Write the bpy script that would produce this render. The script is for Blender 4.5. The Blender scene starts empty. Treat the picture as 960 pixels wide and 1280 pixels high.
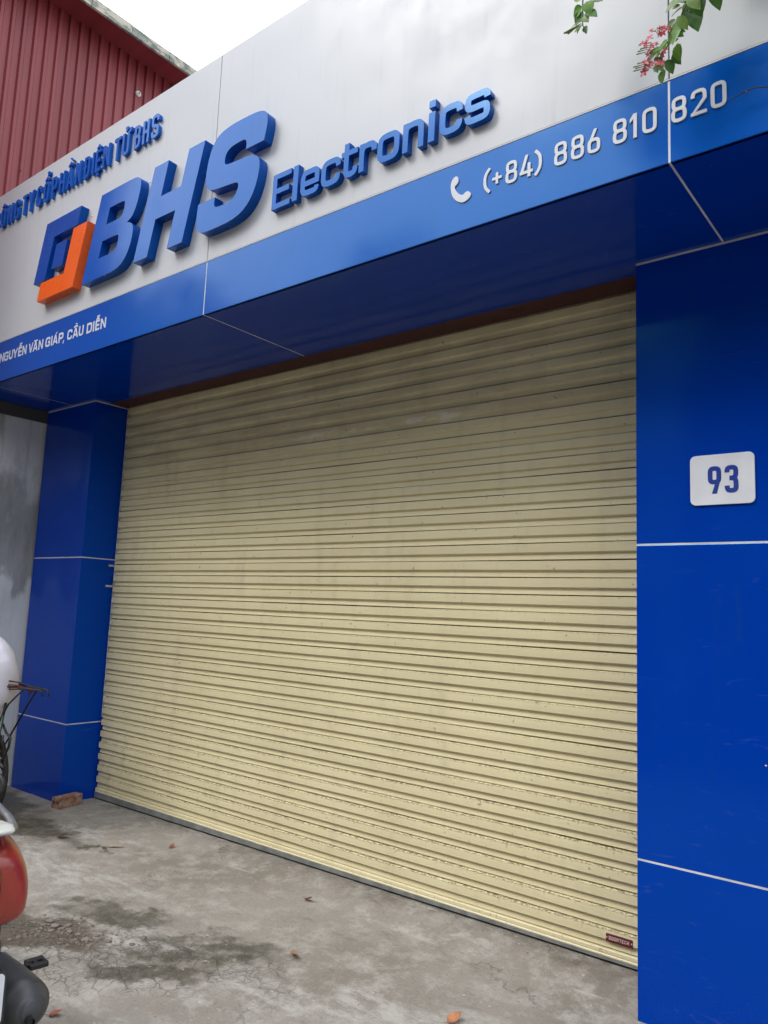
import bpy, bmesh, math, random
from mathutils import Vector, Matrix
from mathutils.geometry import delaunay_2d_cdt
from math import sin, cos, pi, radians, sqrt
scene = bpy.context.scene
C = scene.collection
random.seed(7)

# ------------------------------------------------------------------ camera
YAW, PITCH, ROLL, FPX = 0.6716954, 0.1294863, 0.0406058, 950.978
CAM = Vector((5.61085, -3.538796, 1.55))
fwd = Vector((-sin(YAW)*cos(PITCH), cos(YAW)*cos(PITCH), sin(PITCH)))
rt = Vector((cos(YAW), sin(YAW), 0)); up = rt.cross(fwd)
R_ = rt*cos(ROLL)+up*sin(ROLL); U_ = up*cos(ROLL)-rt*sin(ROLL)
camd = bpy.data.cameras.new('camera'); cam = bpy.data.objects.new('camera', camd); C.objects.link(cam)
cam.matrix_world = Matrix(((R_.x, U_.x, -fwd.x, CAM.x), (R_.y, U_.y, -fwd.y, CAM.y), (R_.z, U_.z, -fwd.z, CAM.z), (0, 0, 0, 1)))
camd.sensor_fit = 'VERTICAL'; camd.sensor_height = 24; camd.lens = FPX/1280*24
camd.clip_start = 0.05; camd.clip_end = 1500
scene.camera = cam

# ------------------------------------------------------------------ sky, sun, exposure
SUN_EL, SUN_AZ = radians(47), radians(213)      # azimuth measured clockwise from +y (north): from the front left
world = bpy.data.worlds.new('World'); scene.world = world; world.use_nodes = True
nt = world.node_tree; nt.nodes.clear()
wout = nt.nodes.new('ShaderNodeOutputWorld'); bg = nt.nodes.new('ShaderNodeBackground')
sky = nt.nodes.new('ShaderNodeTexSky'); sky.sky_type = 'NISHITA'; sky.sun_disc = False
sky.sun_elevation = SUN_EL; sky.sun_rotation = SUN_AZ; sky.dust_density = 4; sky.air_density = 1.0; sky.ozone_density = 1
hsv = nt.nodes.new('ShaderNodeHueSaturation'); hsv.inputs['Saturation'].default_value = 0.25
tc = nt.nodes.new('ShaderNodeTexCoord'); nz = nt.nodes.new('ShaderNodeTexNoise'); nz.inputs['Scale'].default_value = 2.2; nz.inputs['Detail'].default_value = 4
cr = nt.nodes.new('ShaderNodeValToRGB')
cr.color_ramp.elements[0].position = .3; cr.color_ramp.elements[0].color = (25, 26.3, 29.0, 1)
cr.color_ramp.elements[1].position = .7; cr.color_ramp.elements[1].color = (27.5, 28.8, 31.2, 1)
mx = nt.nodes.new('ShaderNodeMix'); mx.data_type = 'RGBA'; mx.inputs[0].default_value = 0.88
nt.links.new(sky.outputs[0], hsv.inputs['Color']); nt.links.new(tc.outputs['Generated'], nz.inputs['Vector'])
nt.links.new(nz.outputs['Fac'], cr.inputs[0]); nt.links.new(hsv.outputs[0], mx.inputs[6]); nt.links.new(cr.outputs[0], mx.inputs[7])
sxw = nt.nodes.new('ShaderNodeSeparateXYZ'); nt.links.new(tc.outputs['Generated'], sxw.inputs[0])
mrw = nt.nodes.new('ShaderNodeMapRange'); mrw.inputs[1].default_value = 0; mrw.inputs[2].default_value = 1; mrw.inputs[3].default_value = .36; mrw.inputs[4].default_value = 1.0
nt.links.new(sxw.outputs[2], mrw.inputs[0])          # an overcast sky is brighter overhead than at the horizon
mg = nt.nodes.new('ShaderNodeMix'); mg.data_type = 'RGBA'; mg.blend_type = 'MULTIPLY'; mg.inputs[0].default_value = 1
nt.links.new(mx.outputs[2], mg.inputs[6]); nt.links.new(mrw.outputs[0], mg.inputs[7])
nt.links.new(mg.outputs[2], bg.inputs['Color']); nt.links.new(bg.outputs[0], wout.inputs['Surface'])
bg.inputs['Strength'].default_value = 0.10
sund = bpy.data.lights.new('sun', 'SUN'); sund.energy = 1.25; sund.angle = radians(20); sund.color = (1, .97, .92)
sun = bpy.data.objects.new('sun', sund); C.objects.link(sun)
sdir = Vector((sin(SUN_AZ)*cos(SUN_EL), cos(SUN_AZ)*cos(SUN_EL), sin(SUN_EL)))
sun.rotation_euler = sdir.to_track_quat('Z', 'Y').to_euler()
sun.location = (0, -6, 12)
scene.view_settings.view_transform = 'Standard'; scene.view_settings.look = 'None'
scene.view_settings.exposure = 0.46; scene.view_settings.gamma = 1

# ------------------------------------------------------------------ materials
class NT:
    def __init__(s, name):
        s.m = bpy.data.materials.new(name); s.m.use_nodes = True; s.t = s.m.node_tree
        s.b = s.t.nodes['Principled BSDF']
    def n(s, typ, **kw):
        x = s.t.nodes.new('ShaderNode'+typ)
        for k, v in kw.items():
            if k in x.inputs: x.inputs[k].default_value = v
            else: setattr(x, k, v)
        return x
    def l(s, a, b): s.t.links.new(a, b)
    def pos(s, obj=False, scale=(1, 1, 1)):
        mp = s.n('Mapping'); mp.inputs['Scale'].default_value = scale
        if obj: s.l(s.n('TexCoord').outputs['Object'], mp.inputs['Vector'])
        else: s.l(s.n('NewGeometry').outputs['Position'], mp.inputs['Vector'])
        return mp.outputs[0]
    def noise(s, vec, scale, detail=4, rough=.55, dist=0):
        x = s.n('TexNoise', Scale=scale, Detail=detail, Roughness=rough, Distortion=dist); s.l(vec, x.inputs['Vector']); return x.outputs['Fac']
    def ramp(s, fac, p0, p1, c0=0, c1=1):
        x = s.n('MapRange', interpolation_type='SMOOTHSTEP'); x.inputs[1].default_value = p0; x.inputs[2].default_value = p1
        x.inputs[3].default_value = c0; x.inputs[4].default_value = c1; s.l(fac, x.inputs[0]); return x.outputs[0]
    def math(s, op, a, b=None, c=None):
        x = s.n('Math', operation=op)
        for i, v in enumerate((a, b, c)):
            if v is None: continue
            if isinstance(v, (int, float)): x.inputs[i].default_value = v
            else: s.l(v, x.inputs[i])
        return x.outputs[0]
    def mix(s, fac, a, b, bt='MIX'):
        x = s.n('Mix', data_type='RGBA', blend_type=bt)
        for i, v in ((0, fac), (6, a), (7, b)):
            if isinstance(v, (int, float)): x.inputs[i].default_value = v
            elif isinstance(v, tuple): x.inputs[i].default_value = (*v[:3], 1)
            else: s.l(v, x.inputs[i])
        return x.outputs[2]
    def bump(s, h, strength, dist=.01, prev=None):
        x = s.n('Bump', Strength=strength, Distance=dist); s.l(h, x.inputs['Height'])
        if prev is not None: s.l(prev, x.inputs['Normal'])
        s.l(x.outputs[0], s.b.inputs['Normal']); return x.outputs[0]
    def col(s, c):
        if isinstance(c, tuple): s.b.inputs['Base Color'].default_value = (*c, 1)
        else: s.l(c, s.b.inputs['Base Color'])
    def rough(s, r):
        if isinstance(r, float): s.b.inputs['Roughness'].default_value = r
        else: s.l(r, s.b.inputs['Roughness'])
def simple(name, c, r=.6, metal=0., vary=.12, nscale=9, bump=0):
    n = NT(name); v = n.pos(obj=True); f = n.noise(v, nscale, 5)
    d = tuple(x*(1-vary) for x in c); e = tuple(min(1, x*(1+vary)) for x in c)
    n.col(n.mix(n.ramp(f, .3, .7), d, e)); n.rough(n.ramp(f, .3, .7, r*.85, min(1, r*1.12)))
    n.b.inputs['Metallic'].default_value = metal
    if bump: n.bump(n.noise(v, nscale*6, 3), bump, .004)
    return n.m
def acp(name, base, dirtc, rough=.16, ior=1.5, dirt=.25, tint=None, splash=False):
    n = NT(name); v = n.pos()
    big = n.noise(v, .9, 2); mid = n.noise(v, 5, 4)
    streak = n.noise(n.pos(scale=(26, 26, .9)), 1, 4, .6)
    dm = n.math('MULTIPLY', n.ramp(streak, .5, .75), n.ramp(mid, .38, .68))
    c = n.mix(n.math('MULTIPLY', dm, dirt), base, dirtc)
    if splash:      # dusty splash marks on the lowest panels, faint smears higher up
        sz = n.n('SeparateXYZ'); n.l(v, sz.inputs[0])
        sp_ = n.math('MULTIPLY', n.ramp(sz.outputs[2], .42, -.02), n.ramp(n.noise(v, 120, 5, .75), .50, .75))
        c = n.mix(n.math('MULTIPLY', sp_, .16), c, (.16, .15, .14))
        sc2 = n.ramp(n.noise(n.pos(scale=(4, 4, 22)), 1.3, 5, .6, 1.5), .62, .72)
        c = n.mix(n.math('MULTIPLY', sc2, .05), c, (.3, .3, .32))
    if tint: n.b.inputs['Specular Tint'].default_value = (*tint, 1)
    n.col(c); n.rough(n.ramp(mid, .3, .75, rough*.85, rough*1.25))
    n.b.inputs['IOR'].default_value = ior
    p = n.bump(big, .30, .05); n.bump(n.noise(v, 90, 2), .03, .001, p)
    return n.m
M = {}
M['blue'] = acp('blue_cladding', (.0002, .034, .325), (.01, .05, .16), .12, 1.5, .22, (.12, .66, 1), True)
M['band'] = acp('blue_cladding_sky_lit', (.0003, .074, .385), (.01, .05, .16), .13, 1.62, .22, (.40, .80, 1))  # same blue cladding as the pillars, lightened to paint in the reflected sky
M['white'] = acp('silver_white_cladding', (.50, .507, .525), (.26, .26, .255), .34, 1.34, .18)
M['seal'] = simple('white_sealant', (.55, .55, .56), .5)
M['gap'] = simple('dark_joint', (.12, .12, .12), .8)
M['signblue'] = acp('sign_blue', (.0008, .080, .40), (.01, .04, .15), .17, 1.52, .3, (.36, .78, 1))
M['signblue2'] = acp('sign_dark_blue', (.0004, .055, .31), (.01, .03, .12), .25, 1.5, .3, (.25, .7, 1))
M['orange'] = acp('sign_orange', (.74, .10, .006), (.4, .08, .02), .3, 1.45, .3)
M['signwhite'] = simple('sign_white', (.49, .50, .53), .35, vary=.04)
M['print_white'] = simple('vinyl_white', (.56, .58, .64), .35, vary=.06)
M['plate_white'] = simple('plate_white', (.66, .67, .70), .35, vary=.04)
M['plate_blue'] = simple('plate_blue', (.001, .026, .24), .75, vary=.05)
M['rust'] = simple('rusty_red_primer', (.062, .016, .013), .75, vary=.35, nscale=14, bump=.3)
M['black'] = simple('black_rubber', (.014, .014, .014), .6, vary=.2)
M['dark'] = simple('dark_gap', (.02, .02, .018), .9)
M['alu'] = simple('grey_aluminium', (.30, .31, .30), .5, .6, vary=.2, nscale=14)
M['galv'] = simple('galvanised_clip', (.5, .48, .42), .5, .5, vary=.2)
M['maroon'] = simple('maroon_badge', (.13, .008, .012), .4)
M['badge_txt'] = simple('badge_text', (.55, .45, .42), .5)
M['tan'] = simple('pale_tan_plastic', (.6, .6, .55), .5)
# shutter
n = NT('cream_shutter_paint'); v = n.pos(); ov = n.pos(obj=True)
sx = n.n('SeparateXYZ'); n.l(v, sx.inputs[0]); so = n.n('SeparateXYZ'); n.l(ov, so.inputs[0])
base = n.mix(n.ramp(n.noise(v, 1.3, 4), .3, .7), (.675, .590, .355), (.73, .645, .40))
base = n.mix(n.math('MULTIPLY', n.ramp(n.noise(n.pos(scale=(9, 9, 1.4)), 1, 5), .5, .8), .35), base, (.40, .35, .23))
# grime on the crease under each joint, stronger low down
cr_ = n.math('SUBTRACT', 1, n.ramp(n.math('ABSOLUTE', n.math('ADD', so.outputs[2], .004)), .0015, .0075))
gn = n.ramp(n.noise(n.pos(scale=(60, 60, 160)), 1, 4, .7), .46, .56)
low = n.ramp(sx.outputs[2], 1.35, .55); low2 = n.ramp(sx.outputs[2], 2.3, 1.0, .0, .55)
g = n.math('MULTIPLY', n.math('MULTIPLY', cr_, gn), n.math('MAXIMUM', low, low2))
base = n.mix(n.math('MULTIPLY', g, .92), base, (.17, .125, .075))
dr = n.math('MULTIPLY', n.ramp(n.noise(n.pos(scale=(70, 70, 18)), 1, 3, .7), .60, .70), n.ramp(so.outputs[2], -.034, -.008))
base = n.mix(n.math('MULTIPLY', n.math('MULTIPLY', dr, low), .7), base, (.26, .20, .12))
# worn pale smears high up
hb = n.math('SUBTRACT', 1, n.ramp(n.math('ABSOLUTE', n.math('SUBTRACT', sx.outputs[2], n.math('MULTIPLY_ADD', sx.outputs[0], .012, 2.625))), .02, .05))
xb = n.math('SUBTRACT', 1, n.ramp(n.math('ABSOLUTE', n.math('SUBTRACT', sx.outputs[0], 2.75)), .5, .95))
sm = n.math('MULTIPLY', n.math('MULTIPLY', hb, xb), n.ramp(n.noise(n.pos(scale=(7, 7, 26)), 1, 4), .5, .6))
base = n.mix(n.math('MULTIPLY', sm, .9), base, (.80, .76, .64))
sm2 = n.math('MULTIPLY', n.ramp(n.noise(n.pos(scale=(1.6, 3, 7)), 1.2, 5), .38, .62), n.ramp(sx.outputs[2], 2.45, 2.8))  # brown discolouration on the top slats, spread wide to deepen the overhang's shade
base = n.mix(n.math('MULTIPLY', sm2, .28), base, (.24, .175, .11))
oi = n.n('ObjectInfo'); base = n.mix(n.ramp(oi.outputs['Random'], 0, 1, 0, .10), base, (.42, .35, .21))
# random specks
sp = n.ramp(n.noise(n.pos(scale=(38, 38, 38)), 1, 1), .745, .78)
base = n.mix(n.math('MULTIPLY', sp, .6), base, (.22, .16, .09))
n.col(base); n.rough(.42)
b1 = n.bump(n.noise(n.pos(scale=(1.1, 1, 9)), 1, 2), .12, .03); n.bump(n.noise(n.pos(scale=(60, 60, 60)), 1, 3), .10, .002, b1)
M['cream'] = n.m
# concrete ground with stains, cracks
n = NT('stained_concrete'); v = n.pos()
c = n.mix(n.ramp(n.noise(v, 1.1, 6, .6), .32, .68), (.200, .176, .145), (.275, .248, .213))
c = n.mix(n.ramp(n.noise(v, 6.5, 10, .76), .44, .66), c, (.350, .326, .288))
c = n.mix(n.math('MULTIPLY', n.ramp(n.noise(n.pos(scale=(3, 7, 3)), 1.0, 7, .7, .8), .54, .70), .6), c, (.17, .152, .13))
c = n.mix(n.math('MULTIPLY', n.ramp(n.noise(v, 75, 5, .8), .48, .70), .45), c, (.12, .11, .10))
wv = n.n('VectorMath', operation='ADD'); nv = n.n('TexNoise', Scale=3.2, Detail=6, Roughness=.65); n.l(v, nv.inputs['Vector'])
sc_ = n.n('VectorMath', operation='MULTIPLY_ADD'); n.l(nv.outputs['Color'], sc_.inputs[0]); sc_.inputs[1].default_value = (.7, .7, 0); sc_.inputs[2].default_value = (-.35, -.35, 0)
n.l(v, wv.inputs[0]); n.l(sc_.outputs[0], wv.inputs[1])
def blob(cx, cy, rx, ry, ang, soft=.25):
    s1 = n.n('VectorMath', operation='SUBTRACT'); n.l(wv.outputs[0], s1.inputs[0]); s1.inputs[1].default_value = (cx, cy, 0)
    mp = n.n('Mapping', vector_type='POINT'); mp.inputs['Rotation'].default_value = (0, 0, -ang); n.l(s1.outputs[0], mp.inputs[0])
    m2 = n.n('VectorMath', operation='MULTIPLY'); n.l(mp.outputs[0], m2.inputs[0]); m2.inputs[1].default_value = (1/rx, 1/ry, 0)
    ln = n.n('VectorMath', operation='LENGTH'); n.l(m2.outputs[0], ln.inputs[0])
    return n.ramp(ln.outputs['Value'], 1+soft, 1-soft)
stain = None
for a in ((2.10, -1.14, .26, .10, .4), (2.72, -1.08, .36, .15, .5), (2.66, -1.37, .26, .07, .5), (.30, -.72, .70, .16, .1), (1.1, -.62, .14, .03, .2)):
    b = blob(*a, soft=.35); stain = b if stain is None else n.math('MAXIMUM', stain, b)
c = n.mix(n.math('MULTIPLY', stain, n.ramp(n.noise(v, 14, 5, .7), .3, .6, .55, .9)), c, (.068, .058, .040))
for a in ((1.15, -1.02, .75, .16, .12), (2.35, -1.24, .50, .07, .45), (.9, -.45, .5, .05, .1), (3.3, -.25, .5, .03, .02), (3.5, -1.0, .5, .10, .4)):
    c = n.mix(n.math('MULTIPLY', blob(*a, soft=.6), n.ramp(n.noise(n.pos(scale=(5, 12, 5)), 1.3, 7, .72), .42, .62, 0, .75)), c, (.40, .38, .345))
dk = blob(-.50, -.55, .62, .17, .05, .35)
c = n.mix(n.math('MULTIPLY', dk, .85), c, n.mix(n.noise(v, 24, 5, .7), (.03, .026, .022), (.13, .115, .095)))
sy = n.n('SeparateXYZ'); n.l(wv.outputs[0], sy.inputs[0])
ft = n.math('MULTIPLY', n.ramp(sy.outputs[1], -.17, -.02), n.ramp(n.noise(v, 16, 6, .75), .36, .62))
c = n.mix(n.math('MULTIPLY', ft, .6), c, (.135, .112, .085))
c = n.mix(n.math('MULTIPLY', n.math('MULTIPLY', n.ramp(n.noise(n.pos(scale=(2, 14, 2)), 1, 6, .7, .6), .60, .68), n.ramp(sy.outputs[1], -.5, -.2)), .7), c, (.42, .41, .385))
soil = blob(1.95, -1.50, .46, .13, .45, .3)
# cracks
vo = n.n('TexVoronoi', feature='DISTANCE_TO_EDGE', Scale=12.0); w2 = n.n('VectorMath', operation='ADD'); s2 = n.n('VectorMath', operation='MULTIPLY_ADD')
nv2 = n.n('TexNoise', Scale=11, Detail=4); n.l(v, nv2.inputs['Vector']); n.l(nv2.outputs['Color'], s2.inputs[0]); s2.inputs[1].default_value = (.09, .09, 0); s2.inputs[2].default_value = (-.045, -.045, 0)
n.l(v, w2.inputs[0]); n.l(s2.outputs[0], w2.inputs[1]); n.l(w2.outputs[0], vo.inputs['Vector'])
ck = n.ramp(vo.outputs['Distance'], .055, .012); vo2 = n.n('TexVoronoi', feature='DISTANCE_TO_EDGE', Scale=26.0); n.l(w2.outputs[0], vo2.inputs['Vector'])
ck2 = n.ramp(vo2.outputs['Distance'], .06, .01)
am = blob(2.42, -1.38, .85, .32, .42, .35)
crk = n.math('MULTIPLY', n.math('MAXIMUM', ck, n.math('MULTIPLY', ck2, n.ramp(n.noise(v, 6, 3), .45, .6))), n.math('MULTIPLY', am, n.ramp(n.noise(v, 5, 3), .36, .52)))
vo3 = n.n('TexVoronoi', feature='DISTANCE_TO_EDGE', Scale=.85); n.l(wv.outputs[0], vo3.inputs['Vector'])
ck3 = n.math('MULTIPLY', n.ramp(vo3.outputs['Distance'], .006, .001), n.ramp(n.noise(v, 2.2, 2), .5, .56))
crk = n.math('MAXIMUM', crk, n.math('MULTIPLY', ck3, .7))
c = n.mix(n.math('MULTIPLY', soil, .9), c, n.mix(n.noise(v, 45, 4), (.035, .026, .018), (.15, .115, .08)))
c = n.mix(n.math('MULTIPLY', crk, .52), c, (.05, .045, .04))
peb = n.ramp(n.noise(v, 34, 1), .74, .78)
c = n.mix(n.math('MULTIPLY', peb, .6), c, (.45, .43, .40))
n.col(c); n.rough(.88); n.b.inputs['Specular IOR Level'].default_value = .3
h = n.math('SUBTRACT', n.noise(v, 40, 6, .7), n.math('MULTIPLY', crk, 1.3)); h = n.math('ADD', h, n.math('MULTIPLY', n.noise(v, 130, 3, .7), n.math('MULTIPLY_ADD', soil, 1.2, .35)))
p = n.bump(n.noise(v, 7, 5), .5, .02); n.bump(h, .55, .008, p)
M['concrete'] = n.m
# neighbour's wall
n = NT('stained_render'); v = n.pos(); sx = n.n('SeparateXYZ'); n.l(v, sx.inputs[0])
c = n.mix(n.ramp(n.noise(v, 2.2, 5), .3, .7), (.46, .47, .485), (.58, .59, .61))
dz = n.math('ADD', sx.outputs[2], n.math('MULTIPLY', n.math('SUBTRACT', n.noise(n.pos(scale=(2, 2, 1)), 2.4, 6), .5), 1.3))
dd = n.math('MULTIPLY', n.ramp(dz, 2.75, 2.35), n.ramp(dz, 1.55, 1.75))
c = n.mix(n.math('MULTIPLY', dd, n.math('MULTIPLY_ADD', n.noise(n.pos(scale=(14, 14, 3)), 1, 5, .7), .7, .35)), c, (.13, .135, .135))
c = n.mix(n.math('MULTIPLY', n.ramp(n.noise(n.pos(scale=(20, 20, 1)), 1, 4), .5, .7), .35), c, (.25, .26, .24))
gr = n.math('MULTIPLY', n.ramp(sx.outputs[1], -.58, -.75), n.ramp(sx.outputs[2], 2.0, 2.6))
c = n.mix(n.math('MULTIPLY', gr, n.ramp(n.noise(n.pos(scale=(18, 18, 2)), 1, 4), .4, .6)), c, (.10, .13, .03))
n.col(c); n.rough(.9); n.bump(n.noise(v, 30, 6, .7), .4, .008); M['render'] = n.m
# red sheet
n = NT('red_roof_sheet'); v = n.pos()
c = n.mix(n.ramp(n.noise(n.pos(scale=(1, 6, .5)), 1, 4), .3, .7), (.165, .016, .020), (.21, .025, .029))
n.col(c); n.rough(.5); n.bump(n.noise(v, 4, 3), .15, .01); M['redsheet'] = n.m
n = NT('weathered_trim'); v = n.pos()
c = n.mix(n.ramp(n.noise(n.pos(scale=(5, 5, 10)), 1, 6, .7, 1), .4, .62), (.12, .15, .13), (.46, .42, .34))
c = n.mix(n.ramp(n.noise(v, 2.0, 2), .6, .68), c, (.40, .25, .11)); n.col(c); n.rough(.8); M['trim'] = n.m
M['asphalt'] = simple('asphalt', (.055, .055, .056), .9, vary=.25, nscale=30, bump=.4)
M['earth'] = simple('earth', (.10, .085, .06), .95, vary=.3, nscale=2)
# red clay
n = NT('clay_brick'); v = n.pos(obj=True)
c = n.mix(n.ramp(n.noise(v, 18, 5, .7), .35, .65), (.17, .06, .038), (.33, .22, .16)); n.col(c); n.rough(.92); n.bump(n.noise(v, 60, 5), .5, .004); M['clay'] = n.m
def leafmat(name, a, b, tr=.25):
    n = NT(name); oi = n.n('ObjectInfo'); v = n.pos(obj=True)
    c = n.mix(n.ramp(n.noise(v, 30, 4), .35, .65), a, b); n.col(c); n.rough(.42)
    t = n.n('BsdfTranslucent'); n.l(c, t.inputs['Color']); ms = n.n('MixShader'); ms.inputs[0].default_value = tr
    out = n.t.nodes['Material Output']; n.l(n.b.outputs[0], ms.inputs[1]); n.l(t.outputs[0], ms.inputs[2]); n.l(ms.outputs[0], out.inputs['Surface'])
    return n.m
M['leaf'] = leafmat('creeper_leaf', (.09, .22, .025), (.17, .34, .05), .4)
M['leafd'] = leafmat('creeper_leaf_dark', (.03, .10, .015), (.08, .19, .03), .3)
M['leafy'] = leafmat('creeper_leaf_young', (.12, .22, .04), (.20, .30, .06), .4)
M['petal'] = leafmat('pink_petal', (.55, .035, .07), (.68, .10, .14), .3)
M['petal2'] = leafmat('pale_petal', (.75, .38, .40), (.7, .25, .30), .3)
M['stem'] = simple('green_stem', (.10, .13, .04), .6)
M['twig'] = simple('dead_twig', (.03, .018, .012), .8)
M['treeleaf'] = leafmat('tree_leaf', (.03, .07, .015), (.06, .12, .025), .2)
M['bark'] = simple('bark', (.10, .08, .06), .9, vary=.3, bump=.5)
M['deadleaf'] = simple('dead_leaf', (.30, .12, .05), .7, vary=.45, nscale=40)
M['deadleaf2'] = simple('dead_leaf_pale', (.34, .25, .15), .7, vary=.3, nscale=40)
M['deadleaf3'] = simple('dead_leaf_red', (.20, .05, .03), .7, vary=.35, nscale=40)
M['redpaint'] = simple('red_scooter_paint', (.25, .020, .010), .3, vary=.22, nscale=5)
M['redpaint'].node_tree.nodes['Principled BSDF'].inputs['Coat Weight'].default_value = .6
M['plastic'] = simple('grey_black_plastic', (.030, .031, .033), .55, vary=.3, nscale=12, bump=.25)
M['muffler'] = simple('dull_muffler', (.06, .062, .066), .5, .3, vary=.25, nscale=10)
M['chrome'] = simple('silver_grab_rail', (.30, .31, .32), .35, .8)
M['cream2'] = simple('cream_lens', (.40, .40, .36), .35)
M['plateface'] = simple('number_plate', (.62, .64, .66), .5, vary=.06)
M['seat'] = simple('black_seat', (.02, .02, .022), .55)
M['fabric'] = simple('white_fabric', (.62, .60, .67), .85, vary=.05, nscale=4, bump=.1)
M['bikemetal'] = simple('dark_bike_metal', (.018, .013, .011), .5, .4, vary=.4, nscale=30)
M['bikegreen'] = simple('green_bike_paint', (.012, .04, .022), .45)
M['redrope'] = simple('red_cord', (.16, .015, .02), .8)
M['facade1'] = simple('cream_facade', (.42, .38, .30), .85, nscale=2)
M['facade2'] = simple('grey_green_facade', (.25, .29, .27), .85, nscale=2)
M['glass'] = simple('dark_window_glass', (.03, .04, .05), .08)
M['tile'] = simple('roof_tile', (.25, .09, .06), .8)

# ------------------------------------------------------------------ helpers
def setp(o, parent, kind=None, label=None):
    C.objects.link(o)
    if parent is not None:
        o.parent = parent
        w = parent.matrix_basis.copy(); q = parent.parent
        while q is not None: w = q.matrix_basis @ w if False else w; q = None
        o.matrix_parent_inverse = PINV.get(parent.name, Matrix())
    if kind: o['kind'] = kind
    if label: o['label'] = label
    return o
PINV = {}
def thing(name, label, cat, loc=(0, 0, 0), group=None, rot=None):
    """Empty at the base; with rot=None its parts are given in world coordinates, else in its own."""
    o = bpy.data.objects.new(name, None); C.objects.link(o); o.location = loc; o.empty_display_size = .1
    o['label'] = label; o['category'] = cat
    if group: o['group'] = group
    if rot is None: PINV[o.name] = Matrix.Translation(loc).inverted()
    else: o.rotation_euler = (0, 0, rot)
    return o
def tag(o, label, cat, group=None):
    o['label'] = label; o['category'] = cat
    if group: o['group'] = group
    return o
def meshobj(name, verts, faces, mats, parent=None, smooth=False, mi=None, kind=None, label=None, origin=None):
    me = bpy.data.meshes.new(name)
    if origin is not None: verts = [(v[0]-origin[0], v[1]-origin[1], v[2]-origin[2]) for v in verts]
    me.from_pydata([tuple(v) for v in verts], [], faces)
    for m in (mats if isinstance(mats, (list, tuple)) else [mats]): me.materials.append(m)
    if mi: me.polygons.foreach_set('material_index', mi)
    if smooth: me.polygons.foreach_set('use_smooth', [True]*len(me.polygons))
    me.update()
    o = bpy.data.objects.new(name, me); setp(o, parent, kind, label)
    if origin is not None: o.location = origin
    return o
def frombm(name, bm, mats, parent=None, smooth=False, kind=None, label=None):
    me = bpy.data.meshes.new(name); bmesh.ops.recalc_face_normals(bm, faces=bm.faces); bm.to_mesh(me); bm.free()
    for m in (mats if isinstance(mats, (list, tuple)) else [mats]): me.materials.append(m)
    if smooth: me.polygons.foreach_set('use_smooth', [True]*len(me.polygons))
    o = bpy.data.objects.new(name, me); setp(o, parent, kind, label); return o
def bbox(bm, x0, x1, y0, y1, z0, z1, bev=0, mi=0):
    r = bmesh.ops.create_cube(bm, size=1); vs = r['verts']
    for v in vs: v.co = Vector(((x0+x1)/2+v.co.x*(x1-x0), (y0+y1)/2+v.co.y*(y1-y0), (z0+z1)/2+v.co.z*(z1-z0)))
    fs = {f for v in vs for f in v.link_faces}
    for f in fs: f.material_index = mi
    if bev:
        es = list({e for v in vs for e in v.link_edges})
        bmesh.ops.bevel(bm, geom=es, offset=bev, segments=2, profile=.5, affect='EDGES')
def box(name, x0, x1, y0, y1, z0, z1, mat, parent=None, bev=0, kind=None, label=None):
    bm = bmesh.new(); bbox(bm, x0, x1, y0, y1, z0, z1, bev); return frombm(name, bm, mat, parent, kind=kind, label=label)
def tube(bm, pts, rad, seg=8, mi=0, cap=True):
    pts = [Vector(p) for p in pts]; rads = rad if isinstance(rad, (list, tuple)) else [rad]*len(pts)
    rings = []; prev = None
    for i, p in enumerate(pts):
        t = (pts[min(i+1, len(pts)-1)]-pts[max(i-1, 0)]).normalized()
        a = Vector((0, 0, 1)) if abs(t.z) < .9 else Vector((1, 0, 0))
        if prev is not None: a = prev
        u = (a-t*a.dot(t)).normalized(); w = t.cross(u); prev = u
        rings.append([bm.verts.new(p+(u*cos(2*pi*k/seg)+w*sin(2*pi*k/seg))*rads[i]) for k in range(seg)])
    for a, b in zip(rings, rings[1:]):
        for k in range(seg):
            f = bm.faces.new((a[k], a[(k+1) % seg], b[(k+1) % seg], b[k])); f.material_index = mi; f.smooth = True
    if cap:
        for r in (rings[0], rings[-1]):
            f = bm.faces.new(r); f.material_index = mi
def tubeobj(name, pts, rad, mat, parent=None, seg=8, kind=None, label=None):
    bm = bmesh.new(); tube(bm, pts, rad, seg); return frombm(name, bm, mat, parent, kind=kind, label=label)
def lathe(bm, c, axis, prof, seg=20, mi=0):
    """prof: list of (distance along axis, radius)"""
    c = Vector(c); t = Vector(axis).normalized(); a = Vector((0, 0, 1)) if abs(t.z) < .9 else Vector((1, 0, 0))
    u = (a-t*a.dot(t)).normalized(); w = t.cross(u); rings = []
    for d, r in prof: rings.append([bm.verts.new(c+t*d+(u*cos(2*pi*k/seg)+w*sin(2*pi*k/seg))*max(r, 1e-4)) for k in range(seg)])
    for a_, b_ in zip(rings, rings[1:]):
        for k in range(seg):
            f = bm.faces.new((a_[k], a_[(k+1) % seg], b_[(k+1) % seg], b_[k])); f.material_index = mi; f.smooth = True

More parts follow.
